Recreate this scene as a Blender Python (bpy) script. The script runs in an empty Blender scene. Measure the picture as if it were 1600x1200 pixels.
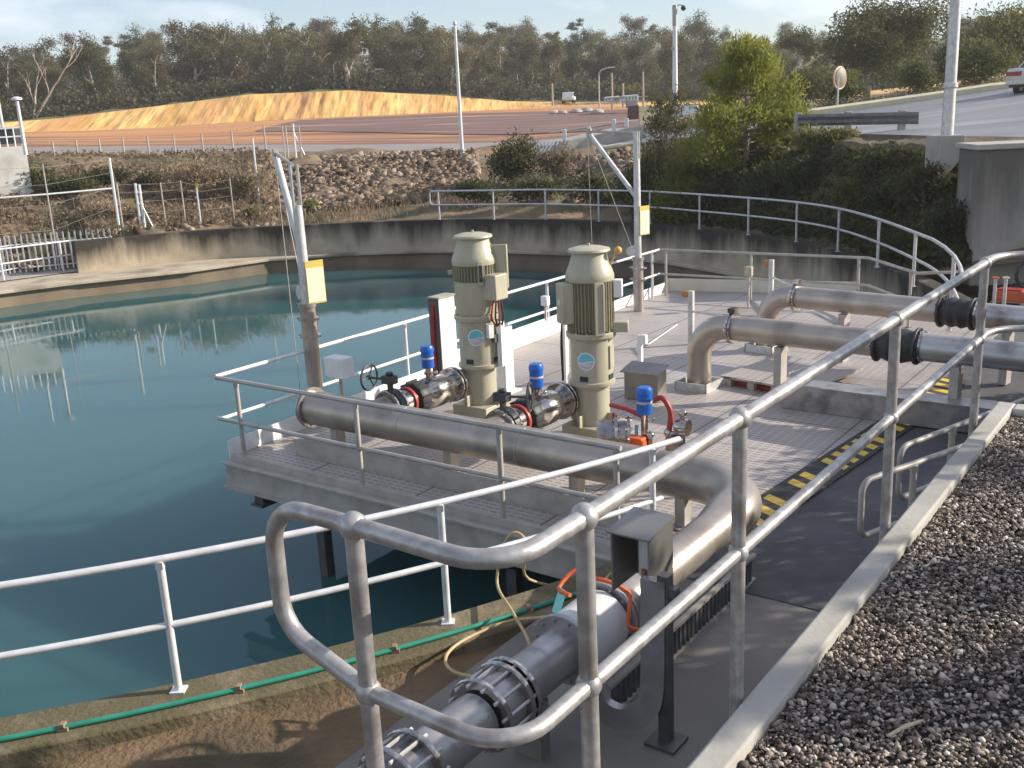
import bpy, bmesh, math, random
import numpy as np
from mathutils import Vector, Matrix, noise as mnoise

random.seed(7); rng = np.random.default_rng(7)
S = bpy.context.scene
COL = S.collection

# ------------------------------------------------------------------ camera model (fitted to the photograph)
F, PIT, ROL, HC = 1565.54, 0.259467, 0.0475402, 3.71716
cp, sp, cr, sr = math.cos(PIT), math.sin(PIT), math.cos(ROL), math.sin(ROL)

def ray(px, py):
    X = (px-800)/F; Y = -(py-600)/F
    xc = X*cr+Y*sr; yc = -X*sr+Y*cr
    return Vector((xc, cp+yc*sp, -sp+yc*cp))
def at(px, py, z):                       # surveyed point on the level z
    d = ray(px, py); t = (z-HC)/d.z
    return Vector((d.x*t, d.y*t, z))
def atD(px, py, D):                      # surveyed point at the plan distance D
    d = ray(px, py); t = D/math.hypot(d.x, d.y)
    return Vector((d.x*t, d.y*t, HC+d.z*t))
O = Vector((-3.40, 11.10, 0)); AU = math.radians(-36.7)
U = Vector((math.cos(AU), math.sin(AU), 0)); V = Vector((-U.y, U.x, 0)); Z = Vector((0, 0, 1))
def W(u, v, z=0.0):                      # plant grid -> world
    return O+U*u+V*v+Z*z

cam = bpy.data.cameras.new('camera'); co = bpy.data.objects.new('camera', cam); COL.objects.link(co)
cam.sensor_width = 36; cam.lens = F/1600*36; cam.clip_start = .05; cam.clip_end = 5000
fw = Vector((0, cp, -sp)); up0 = Vector((0, sp, cp)); rt0 = Vector((1, 0, 0))
rt = rt0*cr-up0*sr; up = rt0*sr+up0*cr
m = Matrix.Identity(4)
for i, a in enumerate((rt, up, -fw)):
    for j in range(3): m[j][i] = a[j]
m.translation = Vector((0, 0, HC)); co.matrix_world = m
S.camera = co

# ------------------------------------------------------------------ light
SUN_AZ, SUN_EL = math.radians(5.0), math.radians(24)     # azimuth from +X towards +Y
sd = Vector((math.cos(SUN_EL)*math.cos(SUN_AZ), math.cos(SUN_EL)*math.sin(SUN_AZ), math.sin(SUN_EL)))
sun = bpy.data.lights.new('sun', 'SUN'); sun.energy = 5.0; sun.angle = math.radians(.55); sun.color = (1, .92, .80)
so = bpy.data.objects.new('sun', sun); COL.objects.link(so); so.rotation_euler = sd.to_track_quat('Z', 'Y').to_euler(); so.location = (30, 0, 40)
w = bpy.data.worlds.new('World'); S.world = w; w.use_nodes = True
wn, wl = w.node_tree.nodes, w.node_tree.links
bg = wn['Background']
sky = wn.new('ShaderNodeTexSky'); sky.sky_type = 'NISHITA'; sky.sun_disc = False
sky.sun_elevation = SUN_EL; sky.sun_rotation = math.pi/2-SUN_AZ; sky.air_density = 1.0; sky.dust_density = .4; sky.ozone_density = 2.6
tc = wn.new('ShaderNodeTexCoord'); mp = wn.new('ShaderNodeMapping'); mp.inputs['Scale'].default_value = (1, 1, 3.2)
mp.inputs['Location'].default_value = (.35, .1, .3)
nz = wn.new('ShaderNodeTexNoise'); nz.inputs['Scale'].default_value = 2.6; nz.inputs['Detail'].default_value = 7; nz.inputs['Roughness'].default_value = .55
cr_ = wn.new('ShaderNodeValToRGB'); cr_.color_ramp.elements[0].position = .50; cr_.color_ramp.elements[1].position = .70
mx = wn.new('ShaderNodeMixRGB'); mx.inputs['Color2'].default_value = (9.6, 9.6, 10.6, 1)
gm = wn.new('ShaderNodeMath'); gm.operation = 'MULTIPLY_ADD'; gm.inputs[1].default_value = .80; gm.inputs[2].default_value = .10; gm.use_clamp = True
wl.new(tc.outputs['Generated'], mp.inputs['Vector']); wl.new(mp.outputs[0], nz.inputs['Vector']); wl.new(nz.outputs['Fac'], cr_.inputs[0])
wl.new(cr_.outputs[0], gm.inputs[0]); wl.new(gm.outputs[0], mx.inputs[0]); wl.new(sky.outputs[0], mx.inputs['Color1']); wl.new(mx.outputs[0], bg.inputs[0])
bg.inputs[1].default_value = .104
S.view_settings.view_transform = 'Standard'; S.view_settings.look = 'None'; S.view_settings.exposure = .58; S.view_settings.gamma = 1
S.cycles.max_bounces = 6; S.cycles.diffuse_bounces = 3; S.cycles.glossy_bounces = 3; S.cycles.transparent_max_bounces = 6
S.cycles.sample_clamp_indirect = 6

# ------------------------------------------------------------------ materials
def mat(name, c1, c2=None, scale=4.0, rough=.7, metal=0.0, bump=0.0, bscale=None, stretch=(1, 1, 1), detail=5, c3=None, s3=1.0, lo=.35, hi=.65, spec=.5, lo3=.5, hi3=.7, world=False):
    M = bpy.data.materials.new(name); M.use_nodes = True
    n, l = M.node_tree.nodes, M.node_tree.links; b = n['Principled BSDF']
    b.inputs['Roughness'].default_value = rough; b.inputs['Metallic'].default_value = metal
    b.inputs['Specular IOR Level'].default_value = spec
    b.inputs['Base Color'].default_value = (*c1, 1)
    t = n.new('ShaderNodeNewGeometry' if world else 'ShaderNodeTexCoord'); mp = n.new('ShaderNodeMapping'); mp.inputs['Scale'].default_value = stretch
    l.new(t.outputs['Position' if world else 'Object'], mp.inputs[0])
    M['mp'] = mp.name
    if c2 is not None:
        a = n.new('ShaderNodeTexNoise'); a.inputs['Scale'].default_value = scale; a.inputs['Detail'].default_value = detail
        r = n.new('ShaderNodeValToRGB'); r.color_ramp.elements[0].position = lo; r.color_ramp.elements[1].position = hi
        r.color_ramp.elements[0].color = (*c1, 1); r.color_ramp.elements[1].color = (*c2, 1)
        l.new(mp.outputs[0], a.inputs['Vector']); l.new(a.outputs['Fac'], r.inputs[0])
        out = r.outputs[0]
        if c3 is not None:
            a3 = n.new('ShaderNodeTexNoise'); a3.inputs['Scale'].default_value = s3; a3.inputs['Detail'].default_value = 6
            r3 = n.new('ShaderNodeValToRGB'); r3.color_ramp.elements[0].position = lo3; r3.color_ramp.elements[1].position = hi3
            x = n.new('ShaderNodeMixRGB'); x.inputs['Color2'].default_value = (*c3, 1)
            l.new(mp.outputs[0], a3.inputs['Vector']); l.new(a3.outputs['Fac'], r3.inputs[0]); l.new(r3.outputs[0], x.inputs[0]); l.new(out, x.inputs['Color1'])
            out = x.outputs[0]
        l.new(out, b.inputs['Base Color'])
        M['out'] = 1
    if bump:
        a = n.new('ShaderNodeTexNoise'); a.inputs['Scale'].default_value = bscale or scale*3; a.inputs['Detail'].default_value = 6
        bp = n.new('ShaderNodeBump'); bp.inputs['Strength'].default_value = bump; bp.inputs['Distance'].default_value = .05
        l.new(mp.outputs[0], a.inputs['Vector']); l.new(a.outputs['Fac'], bp.inputs['Height']); l.new(bp.outputs[0], b.inputs['Normal'])
    return M

GALV = mat('galvanised_steel', (.50, .49, .47), (.66, .65, .63), 9, .42, .25, .08, 60, c3=(.38, .36, .33), s3=3, lo3=.55, hi3=.8)
GALVD = mat('dull_galvanised', (.36, .33, .29), (.47, .435, .39), 5, .55, .2, .08, 50)
STEEL = mat('pickled_stainless', (.37, .32, .275), (.47, .415, .36), 2.5, .36, .6, .06, 40, c3=(.24, .205, .175), s3=1.9, lo3=.48, hi3=.75)
STEELB = mat('grey_stainless', (.38, .365, .36), (.50, .485, .47), 3, .34, .62, .06, 40, c3=(.20, .19, .195), s3=3.2, lo3=.5, hi3=.68)
CHROME = mat('bright_stainless', (.58, .54, .50), (.36, .32, .29), 7, .13, .95)
SHEET = mat('sheet_stainless', (.25, .23, .205), (.32, .30, .27), 3, .32, .6)
CREAM = mat('cream_paint', (.405, .37, .26), (.46, .425, .31), 6, .45, 0, .02, stretch=(1, 1, .35), c3=(.27, .24, .165), s3=5, lo3=.55, hi3=.85)
FINM = mat('shaded_cream_paint', (.21, .195, .12), (.27, .25, .16), 6, .55)  # the cream paint darkened to hold the shade between the fins
WHITE = mat('white_paint', (.78, .78, .77), (.68, .67, .64), 5, .45)
WARMW = mat('meter_enamel', (.60, .60, .58), (.68, .68, .66), 4, .4)
BLACK = mat('black_rubber', (.02, .02, .022), (.04, .04, .042), 8, .55)
IRON = mat('black_iron', (.035, .035, .038), (.07, .07, .07), 12, .45, .3)
BLUE = mat('blue_enamel', (.01, .10, .42), (.015, .13, .5), 6, .3)
RED = mat('red_paint', (.40, .045, .03), (.30, .035, .03), 6, .45)
ORANGE = mat('orange_plastic', (.75, .13, .02), (.62, .10, .02), 6, .5)
YELLOW = mat('yellow_paint', (.78, .52, .06), (.62, .40, .06), 14, .6, 0, 0, lo=.4, hi=.75)
SIGNY = mat('sign_yellow', (.66, .49, .10), (.6, .45, .10), 5, .45)
SIGNW = mat('sign_white', (.80, .78, .56), (.74, .72, .5), 5, .4)
TEAL = mat('teal_film', (.13, .46, .52), (.2, .55, .6), 9, .4)
MAUVE = mat('mauve_film', (.50, .42, .48), (.56, .48, .53), 9, .4)
GREENP = mat('green_pipe', (.02, .22, .14), (.03, .28, .19), 6, .45)
HOSE = mat('tan_hose', (.55, .40, .19), (.45, .33, .16), 9, .5)
TAGT = mat('turquoise_tag', (.20, .62, .56), (.25, .68, .6), 9, .5)
CONC = mat('pale_concrete', (.36, .335, .29), (.45, .42, .37), 3, .85, 0, .07, 40, c3=(.30, .27, .22), s3=1.1, lo3=.52, hi3=.75)
CONCD = mat('pad_concrete', (.20, .18, .155), (.26, .235, .205), 1.3, .85, 0, .12, 45, c3=(.14, .125, .11), s3=.7, lo3=.5, hi3=.75)
ASPH = mat('asphalt', (.075, .072, .075), (.11, .105, .108), 2.2, .8, 0, .3, 90, c3=(.15, .14, .14), s3=.8, lo3=.55, hi3=.8)
ROADM = mat('worn_asphalt', (.16, .155, .16), (.23, .22, .225), .5, .55, 0, .2, 30, stretch=(.25, 1, 1), c3=(.34, .33, .34), s3=.45, lo3=.55, hi3=.7)
SOIL = mat('mottled_soil', (.13, .082, .042), (.20, .13, .07), 2, .95, 0, .6, 22, c3=(.07, .055, .028), s3=1.2, lo3=.45, hi3=.65)  # brown soil with random darker patches
DARKST = mat('dark_steel', (.085, .085, .088), (.13, .13, .13), 6, .5, .3)
CABLE = mat('wire_rope', (.42, .36, .28), (.5, .44, .36), 30, .5, .2)
AMBER = mat('amber_lens', (.42, .17, .05), (.5, .2, .06))
RC = mat('rusty_clip', (.30, .20, .13))
FP = mat('far_pole', (.45, .42, .38))
BARK = mat('grey_bark', (.24, .20, .16), (.36, .31, .26), 5, .9, 0, .4, 20, stretch=(1, 1, .2))
PALEB = mat('pale_bark', (.48, .43, .36), (.6, .55, .48), 5, .85, stretch=(1, 1, .2))

def grid_mat():
    M = mat('deck_grating', (.44, .387, .352), (.53, .475, .436), .8, .55, .2, c3=(.26, .225, .19), s3=.55, lo3=.5, hi3=.72, world=True)
    n, l = M.node_tree.nodes, M.node_tree.links; b = n['Principled BSDF']
    g = n.new('ShaderNodeNewGeometry'); mp = n.new('ShaderNodeMapping'); mp.vector_type = 'POINT'
    mp.inputs['Rotation'].default_value = (0, 0, -AU)
    l.new(g.outputs['Position'], mp.inputs[0])
    sx = n.new('ShaderNodeSeparateXYZ'); l.new(mp.outputs[0], sx.inputs[0])
    def bars(sock, pitch, duty):
        a = n.new('ShaderNodeMath'); a.operation = 'DIVIDE'; a.inputs[1].default_value = pitch; l.new(sock, a.inputs[0])
        f = n.new('ShaderNodeMath'); f.operation = 'FRACT'; l.new(a.outputs[0], f.inputs[0])
        c = n.new('ShaderNodeMath'); c.operation = 'GREATER_THAN'; c.inputs[1].default_value = duty; l.new(f.outputs[0], c.inputs[0])
        return c.outputs[0]
    p = n.new('ShaderNodeMath'); p.operation = 'MULTIPLY'
    l.new(bars(sx.outputs[0], .11, .22), p.inputs[0]); l.new(bars(sx.outputs[1], .075, .55), p.inputs[1])
    def seam(sock, pitch, off):
        a = n.new('ShaderNodeMath'); a.operation = 'ADD'; a.inputs[1].default_value = off; l.new(sock, a.inputs[0]); return bars(a.outputs[0], pitch, .984)
    sm = n.new('ShaderNodeMath'); sm.operation = 'MAXIMUM'; l.new(seam(sx.outputs[0], 1.55, .4), sm.inputs[0]); l.new(seam(sx.outputs[1], 1.15, .2), sm.inputs[1])
    sm2 = n.new('ShaderNodeMath'); sm2.operation = 'MULTIPLY'; sm2.inputs[1].default_value = .8; l.new(sm.outputs[0], sm2.inputs[0])
    x = n.new('ShaderNodeMixRGB'); x.inputs['Color2'].default_value = (.32, .28, .254, 1)
    src = b.inputs['Base Color'].links[0].from_socket
    l.new(src, x.inputs['Color1']); l.new(p.outputs[0], x.inputs[0])
    x3 = n.new('ShaderNodeMixRGB'); x3.inputs['Color2'].default_value = (.09, .08, .07, 1); l.new(sm2.outputs[0], x3.inputs[0]); l.new(x.outputs[0], x3.inputs['Color1'])
    l.new(x3.outputs[0], b.inputs['Base Color'])
    bp = n.new('ShaderNodeBump'); bp.inputs['Strength'].default_value = .35; bp.inputs['Distance'].default_value = .02; bp.invert = True
    l.new(p.outputs[0], bp.inputs['Height']); l.new(bp.outputs[0], b.inputs['Normal'])
    return M
GRATE = grid_mat()

def wall_mat(name, zt, zb, base, stain, sharp=1.0):
    """old concrete: runs of black and rust that start at the top edge and fade downwards"""
    M = mat(name, base, tuple(c*1.22 for c in base), 1.5, .9, 0, .3, 25, c3=tuple(c*.72 for c in base), s3=.6, world=True)
    n, l = M.node_tree.nodes, M.node_tree.links; b = n['Principled BSDF']
    g = n.new('ShaderNodeNewGeometry'); mp = n.new('ShaderNodeMapping'); mp.inputs['Scale'].default_value = (1, 1, .14)
    l.new(g.outputs['Position'], mp.inputs[0])
    a = n.new('ShaderNodeTexNoise'); a.inputs['Scale'].default_value = .8; a.inputs['Detail'].default_value = 9; a.inputs['Roughness'].default_value = .7
    l.new(mp.outputs[0], a.inputs['Vector'])
    sx = n.new('ShaderNodeSeparateXYZ'); l.new(g.outputs['Position'], sx.inputs[0])
    mr = n.new('ShaderNodeMapRange'); mr.inputs[1].default_value = zb; mr.inputs[2].default_value = zt; mr.inputs[3].default_value = -.22; mr.inputs[4].default_value = .26
    l.new(sx.outputs[2], mr.inputs[0])
    ad = n.new('ShaderNodeMath'); ad.operation = 'ADD'; l.new(a.outputs['Fac'], ad.inputs[0]); l.new(mr.outputs[0], ad.inputs[1])
    r = n.new('ShaderNodeValToRGB'); r.color_ramp.elements[0].position = .38; r.color_ramp.elements[1].position = .70
    l.new(ad.outputs[0], r.inputs[0])
    x = n.new('ShaderNodeMixRGB'); x.inputs['Color2'].default_value = (*stain, 1)
    src = b.inputs['Base Color'].links[0].from_socket
    l.new(src, x.inputs['Color1']); l.new(r.outputs[0], x.inputs[0])
    # rust runs
    a2 = n.new('ShaderNodeTexNoise'); a2.inputs['Scale'].default_value = .55; a2.inputs['Detail'].default_value = 3; l.new(mp.outputs[0], a2.inputs['Vector'])
    r2 = n.new('ShaderNodeValToRGB'); r2.color_ramp.elements[0].position = .62; r2.color_ramp.elements[1].position = .74; r2.color_ramp.elements[1].color = (.6, .6, .6, 1)
    l.new(a2.outputs['Fac'], r2.inputs[0])
    x2 = n.new('ShaderNodeMixRGB'); x2.inputs['Color2'].default_value = (.22, .13, .05, 1); l.new(x.outputs[0], x2.inputs['Color1']); l.new(r2.outputs[0], x2.inputs[0])
    l.new(x2.outputs[0], b.inputs['Base Color'])
    return M
WALLM = wall_mat('stained_concrete', .34, -.75, (.42, .345, .245), (.045, .036, .026))
NEARW = wall_mat('mossy_concrete', .1, -.9, (.42, .33, .22), (.12, .10, .05))
BLOCKM = wall_mat('weathered_concrete', 2.9, .3, (.33, .30, .26), (.13, .12, .10))

def leaf_mat(name, c1, c2, c3):
    M = mat(name, c1, c2, .9, .65, 0, c3=c3, s3=3.5, lo3=.5, hi3=.7, spec=.3)
    n, l = M.node_tree.nodes, M.node_tree.links; b = n['Principled BSDF']; o = n['Material Output']
    tr = n.new('ShaderNodeBsdfTranslucent'); src = b.inputs['Base Color'].links[0].from_socket
    oi = n.new('ShaderNodeObjectInfo'); hs = n.new('ShaderNodeHueSaturation')
    mr = n.new('ShaderNodeMapRange'); mr.inputs[3].default_value = .75; mr.inputs[4].default_value = 1.25; l.new(oi.outputs['Random'], mr.inputs[0])
    mh = n.new('ShaderNodeMapRange'); mh.inputs[3].default_value = .475; mh.inputs[4].default_value = .52
    ml = n.new('ShaderNodeMath'); ml.operation = 'MULTIPLY'; ml.inputs[1].default_value = 7.31; fr = n.new('ShaderNodeMath'); fr.operation = 'FRACT'
    l.new(oi.outputs['Random'], ml.inputs[0]); l.new(ml.outputs[0], fr.inputs[0]); l.new(fr.outputs[0], mh.inputs[0])
    l.new(src, hs.inputs['Color']); l.new(mr.outputs[0], hs.inputs['Value']); l.new(mh.outputs[0], hs.inputs['Hue'])
    l.new(hs.outputs[0], b.inputs['Base Color']); l.new(hs.outputs[0], tr.inputs[0])
    m_ = n.new('ShaderNodeMixShader'); m_.inputs[0].default_value = .42
    l.new(b.outputs[0], m_.inputs[1]); l.new(tr.outputs[0], m_.inputs[2]); l.new(m_.outputs[0], o.inputs[0])
    return M
LGUM = leaf_mat('gum_leaves', (.085, .078, .042), (.125, .108, .062), (.06, .058, .034))
LWOOD = leaf_mat('wood_leaves', (.15, .132, .062), (.205, .178, .088), (.10, .092, .046))
LPINE = leaf_mat('bright_leaves', (.165, .205, .03), (.26, .29, .05), (.085, .125, .026))
LOLIVE = leaf_mat('olive_leaves', (.085, .09, .032), (.13, .125, .05), (.05, .06, .025))
LSHRUB = leaf_mat('shrub_leaves', (.15, .16, .045), (.21, .20, .07), (.08, .10, .035))
LDRY = leaf_mat('dry_leaves', (.30, .235, .14), (.38, .30, .19), (.17, .15, .075))
LDARK = leaf_mat('dark_leaves', (.068, .082, .028), (.105, .112, .042), (.045, .06, .02))

# ------------------------------------------------------------------ mesh builder
class MB:
    def __init__(s): s.v = []; s.f = []
    def add(s, vs, fs):
        k = len(s.v); s.v += [tuple(x) for x in vs]; s.f += [tuple(i+k for i in f) for f in fs]; return s
    def obox(s, c, ax, ay, az):         # centre and three half vectors
        c, ax, ay, az = map(Vector, (c, ax, ay, az))
        vs = [c+ax*i+ay*j+az*k for i in (-1, 1) for j in (-1, 1) for k in (-1, 1)]
        fs = [(0, 1, 3, 2), (4, 6, 7, 5), (0, 4, 5, 1), (2, 3, 7, 6), (0, 2, 6, 4), (1, 5, 7, 3)]
        if ax.cross(ay).dot(az) < 0: fs = [tuple(reversed(f)) for f in fs]
        return s.add(vs, fs)
    def ubox(s, u0, u1, v0, v1, z0, z1):  # a box on the plant grid
        return s.obox(W((u0+u1)/2, (v0+v1)/2, (z0+z1)/2), U*((u1-u0)/2), V*((v1-v0)/2), Z*((z1-z0)/2))
    def box(s, c, sx, sy, sz): return s.obox(c, (sx/2, 0, 0), (0, sy/2, 0), (0, 0, sz/2))
    def tube(s, pts, r, n=12, closed=False, caps=True):
        pts = [Vector(p) for p in pts]; N = len(pts)
        rs = r if isinstance(r, (list, tuple)) else [r]*N
        tg = []
        for i in range(N):
            a = pts[i-1] if (i > 0 or closed) else pts[i]; b = pts[(i+1) % N] if (i < N-1 or closed) else pts[i]
            tg.append((b-a).normalized())
        ref = Vector((0, 0, 1)) if abs(tg[0].z) < .9 else Vector((1, 0, 0))
        nx = (ref-tg[0]*ref.dot(tg[0])).normalized(); vs = []
        for i in range(N):
            nx = (nx-tg[i]*nx.dot(tg[i])).normalized(); ny = tg[i].cross(nx)
            vs += [pts[i]+(nx*math.cos(2*math.pi*k/n)+ny*math.sin(2*math.pi*k/n))*rs[i] for k in range(n)]
        fs = []
        for i in range(N if closed else N-1):
            j = (i+1) % N
            fs += [(i*n+k, i*n+(k+1) % n, j*n+(k+1) % n, j*n+k) for k in range(n)]
        if caps and not closed: fs += [tuple(range(n-1, -1, -1)), tuple(range((N-1)*n, N*n))]
        return s.add(vs, fs)
    def cyl(s, a, b, r, r2=None, n=20): return s.tube([a, b], [r, r if r2 is None else r2], n)
    def lathe(s, prof, base, axis=(0, 0, 1), n=28, mod=None):
        axis = Vector(axis).normalized(); base = Vector(base)
        ref = Vector((0, 0, 1)) if abs(axis.z) < .9 else Vector((1, 0, 0))
        nx = (ref-axis*ref.dot(axis)).normalized(); ny = axis.cross(nx); vs = []
        for (r, h) in prof:
            for k in range(n):
                q = r*(mod(k) if mod else 1); t = 2*math.pi*k/n
                vs.append(base+axis*h+(nx*math.cos(t)+ny*math.sin(t))*q)
        fs = []
        for i in range(len(prof)-1):
            fs += [(i*n+k, i*n+(k+1) % n, (i+1)*n+(k+1) % n, (i+1)*n+k) for k in range(n)]
        fs += [tuple(range(n-1, -1, -1)), tuple(range((len(prof)-1)*n, len(prof)*n))]
        return s.add(vs, fs)
    def ball(s, c, r, n=14, sz=1.0):
        c = Vector(c); h = n//2
        return s.lathe([(max(r*math.sin(math.pi*i/h), r*.02), -r*sz*math.cos(math.pi*i/h)) for i in range(h+1)], c, n=n)
    def prism(s, poly, ext):
        poly = [Vector(p) for p in poly]; ext = Vector(ext); n = len(poly)
        fs = [tuple(range(n-1, -1, -1)), tuple(range(n, 2*n))]+[(i, (i+1) % n, n+(i+1) % n, n+i) for i in range(n)]
        return s.add(poly+[p+ext for p in poly], fs)
    def bolts(s, c, axis, R, k, r=.014, L=.03, off=0):
        axis = Vector(axis).normalized(); ref = Vector((0, 0, 1)) if abs(axis.z) < .9 else Vector((1, 0, 0))
        nx = (ref-axis*ref.dot(axis)).normalized(); ny = axis.cross(nx); c = Vector(c)
        for i in range(k):
            t = 2*math.pi*(i+.5)/k; p = c+(nx*math.cos(t)+ny*math.sin(t))*R
            s.tube([p-axis*L, p+axis*L], r, 6)
        return s

def wloc(o):
    v = Vector((0, 0, 0))
    while o is not None: v += o.location; o = o.parent
    return v
def link(name, mb, m, parent=None, smooth=True, bevel=0):
    off = wloc(parent) if parent else Vector((0, 0, 0))
    me = bpy.data.meshes.new(name)
    me.from_pydata([(a[0]-off.x, a[1]-off.y, a[2]-off.z) for a in mb.v], [], mb.f)
    me.materials.append(m); me.update()
    bm = bmesh.new(); bm.from_mesh(me); bmesh.ops.recalc_face_normals(bm, faces=bm.faces); bm.to_mesh(me); bm.free()
    if smooth:
        me.polygons.foreach_set('use_smooth', [True]*len(me.polygons)); me.set_sharp_from_angle(angle=math.radians(35))
    o = bpy.data.objects.new(name, me); COL.objects.link(o)
    if parent: o.parent = parent
    if bevel:
        b = o.modifiers.new('bevel', 'BEVEL'); b.width = bevel; b.segments = 2; b.limit_method = 'ANGLE'
    return o
def tag(o, label=None, cat=None, group=None, kind=None):
    for k, v_ in (('label', label), ('category', cat), ('group', group), ('kind', kind)):
        if v_: o[k] = v_
    return o
def thing(name, label, cat, loc=(0, 0, 0), group=None):
    o = bpy.data.objects.new(name, None); COL.objects.link(o); o.location = loc; o.empty_display_size = .1
    return tag(o, label, cat, group)
def one(name, mb, m, label, cat, group=None, **k): return tag(link(name, mb, m, **k), label, cat, group)
def struct(name, mb, m, **k): return tag(link(name, mb, m, **k), kind='structure')
def dup(o, loc, rotz=0, label=None, scale=None):
    def rec(a, p):
        c = a.copy(); COL.objects.link(c)
        if p: c.parent = p
        for ch in a.children: rec(ch, c)
        return c
    c = rec(o, None); c.location = loc; c.rotation_euler = (0, 0, rotz)
    if scale: c.scale = scale
    if label: c['label'] = label
    return c
def arc(c, a, b, n=8):                    # quarter-like bend: points from a to b about c
    a, b, c = Vector(a), Vector(b), Vector(c); A, B = a-c, b-c; th = A.angle(B); out = []
    for i in range(n+1):
        t = i/n; out.append(c+(A*math.sin((1-t)*th)+B*math.sin(t*th))/math.sin(th))
    return out
def catmull(P, n=6):
    P = [Vector(p) for p in P]; out = []
    for i in range(len(P)-1):
        a, b, c, d = P[max(i-1, 0)], P[i], P[i+1], P[min(i+2, len(P)-1)]
        for k in range(n):
            t = k/n; out.append(.5*((2*b)+(c-a)*t+(2*a-5*b+4*c-d)*t*t+(3*b-a-3*c+d)*t**3))
    return out+[P[-1]]
# ------------------------------------------------------------------ terrain (one polar net, sixteen survey columns)
def colz(x, pts):
    a = at(x, 230, 0); az = math.atan2(ray(x, 230).x, ray(x, 230).y); out = []
    for y, D in pts:
        d = ray(x, y); out.append((D, HC+d.z*D/math.hypot(d.x, d.y)))
    return az, out
COLS = [
 (-900, [(470, 41), (400, 45), (296, 52), (290, 56), (280, 62), (265, 92), (250, 122), (243, 125), (233, 138), (190, 200), (150, 320)]),
 (-200, [(424, 41), (370, 45), (260, 52), (252, 56), (242, 62), (228, 90), (217, 120), (210, 123), (196, 136), (160, 200), (130, 320)]),
 (0,    [(412, 40.6), (350, 44.5), (252, 51), (243, 55), (232, 61), (217, 90), (207, 120), (192, 124), (182, 136), (150, 200), (118, 320)]),
 (106,  [(402, 40.4), (338, 44.5), (251, 51), (242, 55), (230, 61), (215, 90), (205, 119), (184, 124), (174, 137), (136, 200), (107, 320)]),
 (118,  [(376, 37.6), (335, 43), (251, 51), (242, 55), (230, 61), (215, 90), (205, 119), (182, 124), (173, 137), (135, 200), (106, 320)]),
 (250,  [(364, 38.2), (325, 43), (249, 51), (240, 55), (228, 61), (212, 89), (199, 118), (166, 125), (157, 138), (120, 200), (98, 320)]),
 (400,  [(355, 38.6), (315, 43), (245, 50), (238, 54), (226, 61), (206, 87), (189, 118), (147, 125), (140, 138), (108, 200), (92, 320)]),
 (550,  [(346, 38.5), (305, 42), (241, 49), (236, 53), (226, 60), (202, 86), (182, 118), (141, 125), (134, 138), (100, 200), (86, 320)]),
 (700,  [(343, 37.2), (300, 41), (239, 48), (234, 52), (224, 60), (196, 86), (175, 120), (149, 126), (141, 140), (100, 205), (82, 320)]),
 (800,  [(343, 36.0), (300, 40), (240, 47), (232, 51), (222, 60), (192, 88), (170, 122), (158, 127), (148, 142), (100, 205), (80, 320)]),
 (900,  [(345, 34.6), (310, 38), (252, 44), (236, 50), (214, 60), (188, 90), (165, 124), (160, 130), (150, 146), (98, 205), (76, 320)]),
 (1050, [(354, 31.9), (325, 34), (258, 38), (216, 46), (200, 58), (182, 85), (166, 120), (158, 130), (146, 150), (92, 205), (72, 320)]),
 (1150, [(364, 29.6), (335, 31), (235, 34.5), (212, 38), (190, 54), (176, 75), (163, 110), (155, 130), (143, 150), (88, 205), (70, 320)]),
 (1250, [(382, 27.0), (345, 28), (222, 31), (208, 33), (182, 49), (172, 70), (160, 105), (152, 130), (140, 150), (85, 205), (68, 320)]),
 (1450, [(432, 22.2), (385, 22.8), (222, 25.6), (212, 27), (155, 49), (146, 60), (138, 95), (132, 130), (126, 150), (75, 205), (60, 320)]),
 (1600, [(410, 22.2), (375, 22.8), (224, 24.8), (214, 26), (131, 50), (122, 60), (112, 95), (108, 130), (104, 150), (60, 205), (50, 320)]),
 (2000, [(392, 22.2), (360, 22.8), (212, 25), (200, 26.5), (112, 50), (102, 60), (92, 95), (88, 130), (84, 150), (40, 205), (30, 320)]),
 (2900, [(360, 22.2), (330, 22.8), (185, 25), (175, 27), (90, 50), (80, 60), (70, 95), (66, 130), (60, 150), (10, 205), (0, 320)]),
]
CT = [colz(x, p) for x, p in COLS]
CAZ = np.array([c[0] for c in CT]); CD = np.array([[q[0] for q in c[1]] for c in CT]); CZ = np.array([[q[1] for q in c[1]] for c in CT])
def colat(az):
    return np.array([np.interp(az, CAZ, CD[:, k]) for k in range(11)]), np.array([np.interp(az, CAZ, CZ[:, k]) for k in range(11)])
def tz(x, y):
    D, Zs = colat(math.atan2(x, y)); return float(np.interp(math.hypot(x, y), D, Zs))
def ground(px, D):                         # a spot on the terrain straight under an image column
    d = ray(px, 230); k = D/math.hypot(d.x, d.y); x, y = d.x*k, d.y*k
    return Vector((x, y, tz(x, y)))
def strip(name, m, k0, k1, nsub, naz, rough_amp, seed=0, azr=None):
    a0, a1 = azr or (CAZ[0], CAZ[-1]); azs = np.linspace(a0, a1, naz); vs = []; L = (k1-k0)*nsub+1
    for a in azs:
        D, Zs = colat(a)
        for i in range(L):
            s = k0+i/nsub; d = np.interp(s, range(11), D); z = np.interp(s, range(11), Zs)
            x, y = d*math.sin(a), d*math.cos(a)
            edge = 0 if (i in (0, L-1)) else 1
            z += edge*rough_amp*mnoise.fractal(Vector((x*.35+seed, y*.35, 0)), .8, 2.1, 4)
            vs.append((x, y, z))
    fs = [(j*L+i, (j+1)*L+i, (j+1)*L+i+1, j*L+i+1) for j in range(naz-1) for i in range(L-1)]
    b = MB(); b.add(vs, fs)
    return struct(name, b, m)

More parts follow.
